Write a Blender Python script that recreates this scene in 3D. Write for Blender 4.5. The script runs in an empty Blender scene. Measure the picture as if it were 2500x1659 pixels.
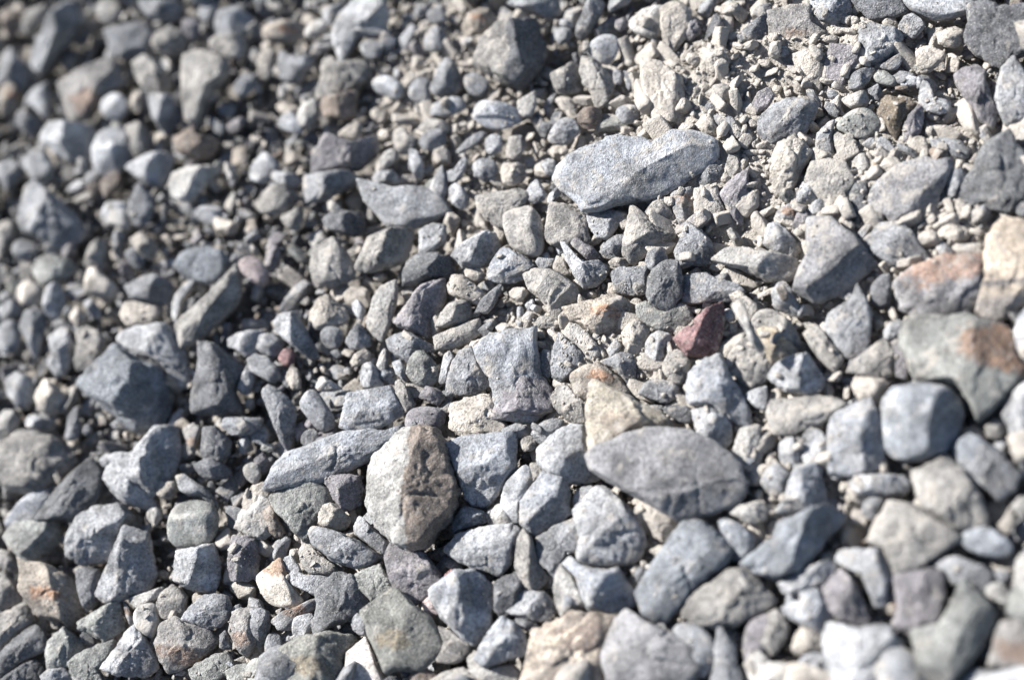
import bpy, bmesh, math, re
import numpy as np
from mathutils import Vector

# ---------------------------------------------------------------- camera, sky, sun, exposure
sc = bpy.context.scene
TILT, FL, SW, DIST = math.radians(30), 50.0, 36.0, 0.69
IW, IH = 2500.0, 1659.0
f_ = np.array([0, math.sin(TILT), -math.cos(TILT)])
u0 = np.array([0, math.cos(TILT), math.sin(TILT)])
r0 = np.array([1.0, 0, 0])
RV = .719 * r0 - .695 * u0
UV = .695 * r0 + .719 * u0
CAM = -f_ * DIST
cam_d = bpy.data.cameras.new("camera")
cam = bpy.data.objects.new("camera", cam_d)
sc.collection.objects.link(cam)
sc.camera = cam
from mathutils import Matrix
cam.matrix_world = Matrix((
    (RV[0], UV[0], -f_[0], CAM[0]), (RV[1], UV[1], -f_[1], CAM[1]),
    (RV[2], UV[2], -f_[2], CAM[2]), (0, 0, 0, 1)))
cam_d.lens, cam_d.sensor_width = FL, SW
cam_d.clip_start, cam_d.clip_end = 0.01, 200
cam_d.dof.use_dof = True
cam_d.dof.focus_distance = 0.683
cam_d.dof.aperture_fstop = 2.5

SUN_EL = math.radians(41)
_a = np.array([-.93, .37])
_sx = _a @ np.array([.719, .695]); _sy = (_a @ np.array([-.695, .719])) / math.cos(TILT)
SUN_AZ = math.atan2(_sx, _sy)                      # from +Y towards +X
w = bpy.data.worlds.new("World"); sc.world = w; w.use_nodes = True
nt = w.node_tree
bg = nt.nodes["Background"]
sky = nt.nodes.new("ShaderNodeTexSky"); sky.sky_type = 'NISHITA'; sky.sun_disc = False
sky.sun_elevation = SUN_EL; sky.sun_rotation = SUN_AZ
nt.links.new(sky.outputs[0], bg.inputs[0]); bg.inputs[1].default_value = 0.05
sl = bpy.data.lights.new("sun", 'SUN'); sl.energy = 5.0; sl.angle = math.radians(.53); sl.color = (1, .968, .925)
so = bpy.data.objects.new("sun", sl); sc.collection.objects.link(so)
sd = Vector((math.sin(SUN_AZ) * math.cos(SUN_EL), math.cos(SUN_AZ) * math.cos(SUN_EL), math.sin(SUN_EL)))
so.rotation_euler = sd.to_track_quat('Z', 'Y').to_euler(); so.location = (0, 0, 3)
sc.view_settings.view_transform = 'Standard'; sc.view_settings.look = 'None'
sc.view_settings.gamma = 1; sc.view_settings.exposure = 1.38

# ---------------------------------------------------------------- helpers
rng = np.random.default_rng(7)

def ray(px, py):
    x = (np.asarray(px, float) - IW / 2) / IW * SW / FL
    y = -(np.asarray(py, float) - IH / 2) / IW * SW / FL
    return f_[None] + np.atleast_1d(x)[:, None] * RV[None] + np.atleast_1d(y)[:, None] * UV[None]

def on_plane(px, py, p0, n):
    d = ray(px, py)
    t = ((p0 - CAM) @ n) / (d @ n)
    return CAM + d * t[:, None]

def project(P):
    q = P - CAM
    z = q @ f_
    return (q @ RV) / z * FL / SW * IW + IW / 2, IH / 2 - (q @ UV) / z * FL / SW * IW

def _hash(ix, iy, iz):
    h = (ix.astype(np.uint32) * np.uint32(374761393) + iy.astype(np.uint32) * np.uint32(668265263)
         + iz.astype(np.uint32) * np.uint32(2147483647)) & np.uint32(0xffffffff)
    h = (h ^ (h >> np.uint32(13))) * np.uint32(1274126177)
    h ^= h >> np.uint32(16)
    return (h & np.uint32(0xffff)).astype(np.float32) / 32767.5 - 1

def noise(P):
    """smooth value noise, about -1..1"""
    P = np.asarray(P, np.float64) + 1000.0
    I = np.floor(P).astype(np.int64); F = (P - I).astype(np.float32); F = F * F * (3 - 2 * F)
    r = 0
    for dx in (0, 1):
        wx = F[:, 0] if dx else 1 - F[:, 0]
        for dy in (0, 1):
            wy = F[:, 1] if dy else 1 - F[:, 1]
            for dz in (0, 1):
                wz = F[:, 2] if dz else 1 - F[:, 2]
                r = r + wx * wy * wz * _hash(I[:, 0] + dx, I[:, 1] + dy, I[:, 2] + dz)
    return r

def fbm(P, o=3):
    a, r = 1.0, 0
    for i in range(o):
        r = r + a * noise(P * 2 ** i + i * 17.3); a *= .5
    return r

def sstep(a, b, x):
    t = np.clip((x - a) / (b - a), 0, 1)
    return t * t * (3 - 2 * t)

ICO = {}
def ico(level):
    if level not in ICO:
        bm = bmesh.new(); bmesh.ops.create_icosphere(bm, subdivisions=level, radius=1)
        V = np.array([v.co[:] for v in bm.verts]); Fc = np.array([[v.index for v in fc.verts] for fc in bm.faces], np.int32)
        bm.free(); ICO[level] = (V / np.linalg.norm(V, axis=1)[:, None], Fc)
    return ICO[level]

def make_mesh(name, V, Fc, C, mat, smooth=True):
    me = bpy.data.meshes.new(name)
    me.vertices.add(len(V)); me.vertices.foreach_set("co", np.ascontiguousarray(V, np.float32).ravel())
    k = Fc.shape[1]
    me.loops.add(Fc.size); me.loops.foreach_set("vertex_index", np.ascontiguousarray(Fc, np.int32).ravel())
    me.polygons.add(len(Fc)); me.polygons.foreach_set("loop_start", np.arange(0, Fc.size, k, dtype=np.int32))
    me.update(calc_edges=True)
    me.polygons.foreach_set("use_smooth", np.full(len(Fc), smooth))
    at = me.attributes.new("Col", 'FLOAT_COLOR', 'POINT')
    at.data.foreach_set("color", np.ascontiguousarray(C, np.float32).ravel())
    me.materials.append(mat)
    me.update()
    return me

def link(name, me, loc=(0, 0, 0), **props):
    o = bpy.data.objects.new(name, me); sc.collection.objects.link(o); o.location = loc
    for k, v in props.items(): o[k] = v
    return o

# ---------------------------------------------------------------- materials
def stone_material(name, bump=1.0, speck=1.0, rough=.86):
    m = bpy.data.materials.new(name); m.use_nodes = True
    t = m.node_tree; N = t.nodes; L = t.links
    b = N["Principled BSDF"]; b.inputs["Roughness"].default_value = rough
    b.inputs["Specular IOR Level"].default_value = .35
    at = N.new("ShaderNodeAttribute"); at.attribute_name = "Col"
    tc = N.new("ShaderNodeTexCoord"); oi = N.new("ShaderNodeObjectInfo")
    mul = N.new("ShaderNodeVectorMath"); mul.operation = 'SCALE'; mul.inputs[0].default_value = (3.1, 5.7, 2.3)
    L.new(oi.outputs["Random"], mul.inputs["Scale"])
    add = N.new("ShaderNodeVectorMath"); add.operation = 'ADD'
    L.new(tc.outputs["Object"], add.inputs[0]); L.new(mul.outputs[0], add.inputs[1])
    def nz(scale, detail=4, r=.55, dist=0.0):
        n = N.new("ShaderNodeTexNoise"); n.inputs["Scale"].default_value = scale; n.inputs["Detail"].default_value = detail
        n.inputs["Roughness"].default_value = r; n.inputs["Distortion"].default_value = dist
        L.new(add.outputs[0], n.inputs["Vector"]); return n
    def rmp(src, a, bb, lo=0.0, hi=1.0):
        r = N.new("ShaderNodeMapRange"); r.inputs[1].default_value = a; r.inputs[2].default_value = bb
        r.inputs[3].default_value = lo; r.inputs[4].default_value = hi; L.new(src, r.inputs[0]); return r.outputs[0]
    def mathn(op, a, bb):
        n = N.new("ShaderNodeMath"); n.operation = op
        for i, x in enumerate((a, bb)):
            if isinstance(x, (int, float)): n.inputs[i].default_value = x
            else: L.new(x, n.inputs[i])
        return n.outputs[0]
    def mix(fac, a, bb, mode='MIX'):
        n = N.new("ShaderNodeMix"); n.data_type = 'RGBA'; n.blend_type = mode
        if isinstance(fac, (int, float)): n.inputs[0].default_value = fac
        else: L.new(fac, n.inputs[0])
        for i, x in ((6, a), (7, bb)):
            if isinstance(x, tuple): n.inputs[i].default_value = (*x, 1)
            else: L.new(x, n.inputs[i])
        return n.outputs[2]
    mid = nz(75, 5, .6, .4); fine = nz(700, 4, .7); spk = nz(1500, 2, .6); vein = nz(60, 3, .5, 1.2)
    v1 = rmp(mid.outputs[0], .36, .64, .58, 1.42); v2 = rmp(fine.outputs[0], .36, .64, .6, 1.42)
    vv = mathn('MULTIPLY', v1, v2)
    sv = N.new("ShaderNodeVectorMath"); sv.operation = 'SCALE'; L.new(at.outputs["Color"], sv.inputs[0]); L.new(vv, sv.inputs["Scale"])
    col = sv.outputs[0]
    # pale mineral grains
    col = mix(rmp(spk.outputs[0], .58, .68, 0, .55 * speck), col, (.55, .54, .51))
    # dark pits
    pit = nz(420, 3, .65); col = mix(rmp(pit.outputs[0], .40, .33, 0, .6), col, (.045, .045, .05))
    # thin calcite veins
    vd = mathn('ABSOLUTE', mathn('SUBTRACT', vein.outputs[0], .5), 0)
    vm = nz(25, 2)
    col = mix(mathn('MULTIPLY', rmp(vd, .0, .006, .55, 0), rmp(vm.outputs[0], .5, .6)), col, (.52, .51, .49))
    # dust film lying in patches
    dn = nz(120, 6, .7, .3)
    dsum = mathn('ADD', at.outputs["Alpha"], rmp(dn.outputs[0], .36, .64, -.36, .36))
    dust = rmp(dsum, .38, .66, 0, .88)
    col = mix(dust, col, (.41, .38, .34))
    hs = nz(300, 2); col = mix(rmp(hs.outputs[0], .3, .7, 0, .12), col, (.30, .32, .36))
    L.new(col, b.inputs["Base Color"])
    h = mathn('ADD', mathn('MULTIPLY', nz(300, 6, .72).outputs[0], .8), mathn('MULTIPLY', nz(1200, 3, .6).outputs[0], .5))
    h = mathn('SUBTRACT', h, mathn('MULTIPLY', rmp(pit.outputs[0], .36, .28), .25))
    h = mathn('ADD', h, mathn('MULTIPLY', mathn('MULTIPLY', dust, nz(1300, 2).outputs[0]), .35))
    bp = N.new("ShaderNodeBump"); bp.inputs["Strength"].default_value = .85; bp.inputs["Distance"].default_value = .0019 * bump
    L.new(h, bp.inputs["Height"]); L.new(bp.outputs[0], b.inputs["Normal"])
    return m

M_ROCK = stone_material("weathered_rock")
M_SMOOTH = stone_material("water_worn_rock", .45, .6, .8)
M_DUST = stone_material("caked_dust", 1.5, .4, .95)

PAL = {
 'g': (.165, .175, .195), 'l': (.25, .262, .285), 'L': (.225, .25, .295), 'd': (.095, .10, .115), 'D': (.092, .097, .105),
 'w': (.205, .195, .18), 'b': (.34, .305, .26), 'k': (.17, .13, .10), 'c': (.33, .322, .305), 'u': (.17, .158, .17),
 'U': (.205, .20, .212), 'r': (.20, .19, .18), 'o': (.235, .20, .16), 'v': (.188, .193, .18), 'V': (.18, .184, .17),
 'x': (.19, .19, .20), 'n': (.14, .105, .065), 'p': (.155, .078, .078), 'P': (.28, .225, .22), 'B': (.14, .165, .20),
 'y': (.31, .26, .19), 'Y': (.30, .265, .205), 'I': (.38, .31, .235), 'R': (.19, .185, .19), 'O': (.30, .25, .20),
 'C1': (.27, .265, .25), 'K1': (.19, .15, .118), 'Y2': (.17, .17, .15), 'c2': (.48, .44, .41), 'x2': (.40, .36, .30), 'x3': (.20, .06, .05)}
for _k, _v in PAL.items():
    _m = sum(_v) / 3; PAL[_k] = tuple((_m + (x - _m) * (.5 if _v[2] > _v[0] else .85)) * 1.08 for x in _v)
RUST = (.20, .12, .075)
# second colour, centre and radius of the patch (in stone radii), strength
PATCH = {'r': (RUST, (.05, -.35), .55, .75), 'R': ((.25, .14, .085), (-.1, .45), .8, .85), 'V': ((.29, .15, .075), (1.0, .1), .55, .85),
 'x': (RUST, (.25, .1), .6, .95), 'x2': ((.16, .09, .05), (.0, .65), .65, .95), 'Y2': ((.32, .21, .07), (-.05, .0), .35, .35),
 'o': ((.27, .13, .06), (.3, .15), .35, .8), 'Y': ((.15, .10, .075), (-.1, -.1), .5, .5), 'O': ((.12, .08, .06), (.2, .3), .6, .8),
 'y': ((.36, .26, .15), (.2, .1), .5, .6), 'p': ((.33, .20, .19), (-.25, -.4), .5, .8), 'L': ((.33, .31, .28), (-.2, -.5), .4, .35)}

# ---------------------------------------------------------------- rock shapes
def poly_radius(poly, th):
    P = poly; Q = np.roll(poly, -1, 0)
    d = np.stack([np.cos(th), np.sin(th)], 1)
    E = Q - P
    den = d[:, 0:1] * E[None, :, 1] - d[:, 1:2] * E[None, :, 0]
    den = np.where(abs(den) < 1e-12, 1e-12, den)
    t = (P[None, :, 0] * E[None, :, 1] - P[None, :, 1] * E[None, :, 0]) / den
    s = (P[None, :, 0] * d[:, 1:2] - P[None, :, 1] * d[:, 0:1]) / den
    ok = (t > 0) & (s >= -1e-6) & (s <= 1 + 1e-6)
    t = np.where(ok, t, -1)
    r = t.max(1)
    return np.where(r <= 0, np.median(r[r > 0]) if (r > 0).any() else .01, r)

def chaikin(P, q):
    Q = np.roll(P, -1, 0)
    return np.stack([P * (1 - q) + Q * q, P * q + Q * (1 - q)], 1).reshape(-1, 2)

def sharpen(P, R):
    """drop short corner-cutting edges: the two long edges beside each run on until they meet"""
    P = [p for p in P]
    if len(P) > 19: return np.array(P)
    while len(P) > 4:
        n = len(P); L = [np.linalg.norm(P[(i + 1) % n] - P[i]) for i in range(n)]; done = False
        for i in np.argsort(L):
            if L[i] > .5 * R: break
            a, b, c, d = P[(i - 1) % n], P[i], P[(i + 1) % n], P[(i + 2) % n]
            u, v = b - a, c - d
            den = u[0] * v[1] - u[1] * v[0]
            if abs(den) < 1e-14: continue
            w_ = c - a; t = (w_[0] * v[1] - w_[1] * v[0]) / den; s_ = (w_[0] * u[1] - w_[1] * u[0]) / den
            X = a + u * t
            # X must lie beyond b and beyond c, and not far off
            if t < 1 or (X - d) @ v < v @ v or np.linalg.norm(X - (b + c) / 2) > .36 * R: continue
            P[i] = X; del P[(i + 1) % n]; done = True; break
        if not done: break
    return np.array(P)

def rock(poly, kind, planes, H, R, level, g, rough=1.0):
    """poly: outline in metres round the origin. Returns verts (local, z up), plane index, plain coords / R"""
    D, Fc = ico(level)
    c = np.cov(poly.T); ev, U = np.linalg.eigh(c); s = np.sqrt(np.maximum(ev, 1e-12)); s = s / s.max()
    s = np.clip(s, .3, 1)
    A = np.zeros((3, 3)); A[:2, :2] = U @ np.diag(s) @ U.T; A[2, 2] = max(.4, min(1, H * 1.1))
    D = D @ A.T; D = D / np.linalg.norm(D, axis=1)[:, None]
    if kind == 'r': poly = chaikin(chaikin(poly, .22), .22) * 1.06
    else: poly = chaikin(sharpen(poly, R), .025) * 1.05
    tt = np.linspace(-math.pi, math.pi, 721); rt = poly_radius(poly, tt)
    th = np.arctan2(D[:, 1], D[:, 0]); rp = np.interp(th, tt, rt)
    cp = np.hypot(D[:, 0], D[:, 1]); sz = D[:, 2]; up = sz > 0
    rs = []
    if kind == 'r':
        p = 2.7
        e = ((cp / rp) ** p + (abs(sz) / np.where(up, H * R * 1.15, R * .7)) ** p) ** (-1 / p)
        rs.append(e); K = 16.0
        extra = [(g.uniform(0, 360), g.uniform(15, 60), H * g.uniform(.8, 1.)) for _ in range(4)]
    else:
        slu = {'f': .45, 'a': .34, 'P': .24}[kind]
        rs.append(rp / (cp + np.where(up, slu, .3) * abs(sz)))
        K = {'f': 70.0, 'a': 55.0, 'P': 60.0}[kind]
        extra = []
        if kind == 'f':
            extra = [(g.uniform(60, 240), g.uniform(3, 12), H * .9)] + [(g.uniform(0, 360), g.uniform(25, 45), H * .5 + .4) for _ in range(4)]
        elif kind == 'a':
            a0 = g.uniform(0, 360)
            extra = [(a0 + i * 75 + g.uniform(-20, 20), g.uniform(18, 50), 0) for i in range(5)]
            extra = [(a, t, H * math.cos(math.radians(t)) * g.uniform(.75, 1.) + .30 * math.sin(math.radians(t)) * g.uniform(.6, 1.4)) for a, t, _ in extra]
        else:
            t0 = min(o / math.cos(math.radians(t)) for _, t, o in planes)
            extra = [(g.uniform(0, 360), g.uniform(35, 60), .62 + .1 * g.random()) for _ in range(3)]
            for _ in range(2):
                t = math.radians(g.uniform(6, 18)); extra.append((g.uniform(0, 360), math.degrees(t), t0 * math.cos(t) * g.uniform(1., 1.08) + .12 * math.sin(t)))
    tops = []
    def raised(pl, cap):                      # lift a set of faces together until they clear the outline
        e = 0
        for az, tl, off in pl:
            a, t = math.radians(az), math.radians(tl)
            ext = (poly @ np.array([math.cos(a), math.sin(a)])).max() / R
            e = max(e, (.92 * math.sin(t) * ext - off) / math.cos(t))
        e = min(e, cap)
        return [(az, tl, off + e * math.cos(math.radians(tl))) for az, tl, off in pl]
    if kind == 'P':
        pl2 = raised(planes, .42); t0n = min(o / math.cos(math.radians(t)) for _, t, o in pl2); k0 = len(planes)
        extra = [(a, t, o + (t0n - t0) * math.cos(math.radians(t))) for a, t, o in extra]
        planes = pl2; lead = len(planes); H = max(H, t0n)
    elif kind == 'a':
        planes = raised(extra, .3); extra = []; lead = len(planes)
    else: lead = 0
    for i, (az, tl, off) in enumerate(list(planes) + extra):
        az, tl = math.radians(az), math.radians(tl)
        n = np.array([math.sin(tl) * math.cos(az), math.sin(tl) * math.sin(az), math.cos(tl)])
        q = D @ n
        if not (i < lead):
            ext = (poly @ np.array([math.cos(az), math.sin(az)])).max() / R
            off = max(off, math.sin(tl) * ext)
        else: tops.append(off / math.cos(tl))
        rs.append(np.where(q > 1e-4, off * R / np.maximum(q, 1e-4), 1e3 * R))
    q = sz.copy(); capH = R * (max(H * 1.15, min(tops) * 1.1) if tops else H * 1.05)
    rs.append(np.where(q > 1e-4, capH / np.maximum(q, 1e-4), 1e3 * R))
    # a few flat faces underneath
    for i in range(4):
        a = g.uniform(0, 6.28); t = g.uniform(.2, .9); n = np.array([math.sin(t) * math.cos(a), math.sin(t) * math.sin(a), -math.cos(t)])
        q = D @ n; rs.append(np.where(q > 1e-4, R * max(g.uniform(.55, .7), 1.0 * math.sin(t) * (poly @ np.array([math.cos(a), math.sin(a)])).max() / R) / np.maximum(q, 1e-4), 1e3 * R))
    S = np.stack(rs); pidx = S.argmin(0)
    r = (S.min(0)) * (((S / S.min(0)) ** -K).sum(0)) ** (-1 / K)
    V = D * r[:, None]
    NR = np.zeros_like(V); fn = np.cross(V[Fc[:, 1]] - V[Fc[:, 0]], V[Fc[:, 2]] - V[Fc[:, 0]])
    for k in range(3): np.add.at(NR, Fc[:, k], fn)
    NR /= np.linalg.norm(NR, axis=1)[:, None] + 1e-20
    upi = np.where(D[:, 2] > .2)[0]; flo = r * (.955 - .2 * sstep(.1, .6, V[:, 2] / R))
    calm = kind == 'P' and planes[0][1] <= 14
    if calm: rough *= .45
    for j in range(2 if calm else 6 if kind != 'r' else 3):      # small flat chips knocked off the edges
        i = g.choice(upi); n = NR[i] + g.normal(size=3) * .16; n /= np.linalg.norm(n)
        q = D @ n; off = V[i] @ n - g.uniform(.0, .03) * R
        if off < .05 * R: continue
        r = np.maximum(np.minimum(r, np.where(q > 1e-3, off / np.maximum(q, 1e-3), 1e3)), flo)
    V = D * r[:, None]
    o = g.uniform(0, 50, 3)
    q = V / R
    edge = 1.0 if kind != 'r' else .35
    n1 = fbm(q * 1.3 + o, 2); n2 = fbm(q * 3.5 + o + 9, 3); n3 = fbm(q * 11 + o + 3, 3)
    amp = R * edge * rough
    dz = amp * (.010 * n1 + .012 * n2) + min(amp * .02, .0006) * n3
    if kind != 'r':
        # conchoidal scoops and thin cleavage steps
        cell = np.abs(noise(q * 2.2 + o + 31)); dz -= amp * .05 * sstep(.25, .0, cell)
        tw = q @ np.array([g.uniform(-1, 1), g.uniform(-1, 1), .8]) * 5 + .45 * n1
        fr = tw - np.floor(tw); dz += min(amp * .018, .0005) * (sstep(0, .25, fr) - fr)
    V = V + D * dz[:, None]
    return V, Fc, pidx, q

def stone_colour(q, pidx, cols, rnd, g, fz=0.):
    keys = cols.split('/')
    base = np.array(PAL[keys[0]]); C = np.tile(base, (len(q), 1))
    o = g.uniform(0, 90, 3)
    n = fbm(q * 1.7 + o, 3)
    if len(keys) > 1:                      # second colour over the right-hand side, with a ragged border
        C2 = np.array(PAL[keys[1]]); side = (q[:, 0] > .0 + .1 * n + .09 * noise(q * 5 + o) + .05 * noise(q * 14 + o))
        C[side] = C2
    k = keys[0]
    if k in PATCH:
        c2, ctr, rad, st = PATCH[k]; ctr = (ctr[0] + g.uniform(-.25, .25), ctr[1] + g.uniform(-.25, .25)); st *= .85
        d = np.hypot((q[:, 0] - ctr[0]) * .7 + (q[:, 1] - ctr[1]) * .4, (q[:, 1] - ctr[1]) * 1.2) / rad + .38 * n + .3 * noise(q * 9 + o)
        m = sstep(1.15, .7, d)[:, None] * st
        C = C * (1 - m) + np.array(c2) * m
    if k == 'I':
        b = abs(q[:, 1] + .28 + .05 * n); m = sstep(.09, .04, b)[:, None] * .8
        m2 = sstep(.35, .2, abs(q[:, 1] + .9)) [:, None] * .6
        C = C * (1 - m) + np.array((.10, .10, .11)) * m; C = C * (1 - m2) + np.array((.2, .2, .21)) * m2
    if k == 'O':
        s = noise(np.stack([q[:, 0] * 1.5 + q[:, 1] * 3, q[:, 1] * 7 - q[:, 0] * 4, q[:, 2] * 4], 1) + o)
        m = sstep(.2, .6, s)[:, None]; C = C * (1 - m) + np.array((.5, .43, .35)) * m
    if k in ('L', 'l', 'B') and g.random() < .6 or k == 'L':   # pale foliation streaks
        a = g.uniform(-.5, .9); ca, sa = math.cos(a), math.sin(a)
        u_ = q[:, 0] * ca + q[:, 1] * sa; v_ = -q[:, 0] * sa + q[:, 1] * ca
        sN = fbm(np.stack([u_ * 1.6, v_ * 6, q[:, 2] * 5], 1) + o, 4)
        m = sstep(.15, .75, sN)[:, None] * .6; C = C * (1 - m) + np.array((.42, .42, .42)) * m
    C = C * (1 + .2 * n[:, None]) * rnd
    dust = .19 + .18 * fz + .34 * sstep(.15, -.25, q[:, 2]) + .08 * n
    if k in 'bcw': dust += .14
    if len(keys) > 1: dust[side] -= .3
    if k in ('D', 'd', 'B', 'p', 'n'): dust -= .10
    return np.clip(np.concatenate([C, dust[:, None]], 1), 0, 1)

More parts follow.
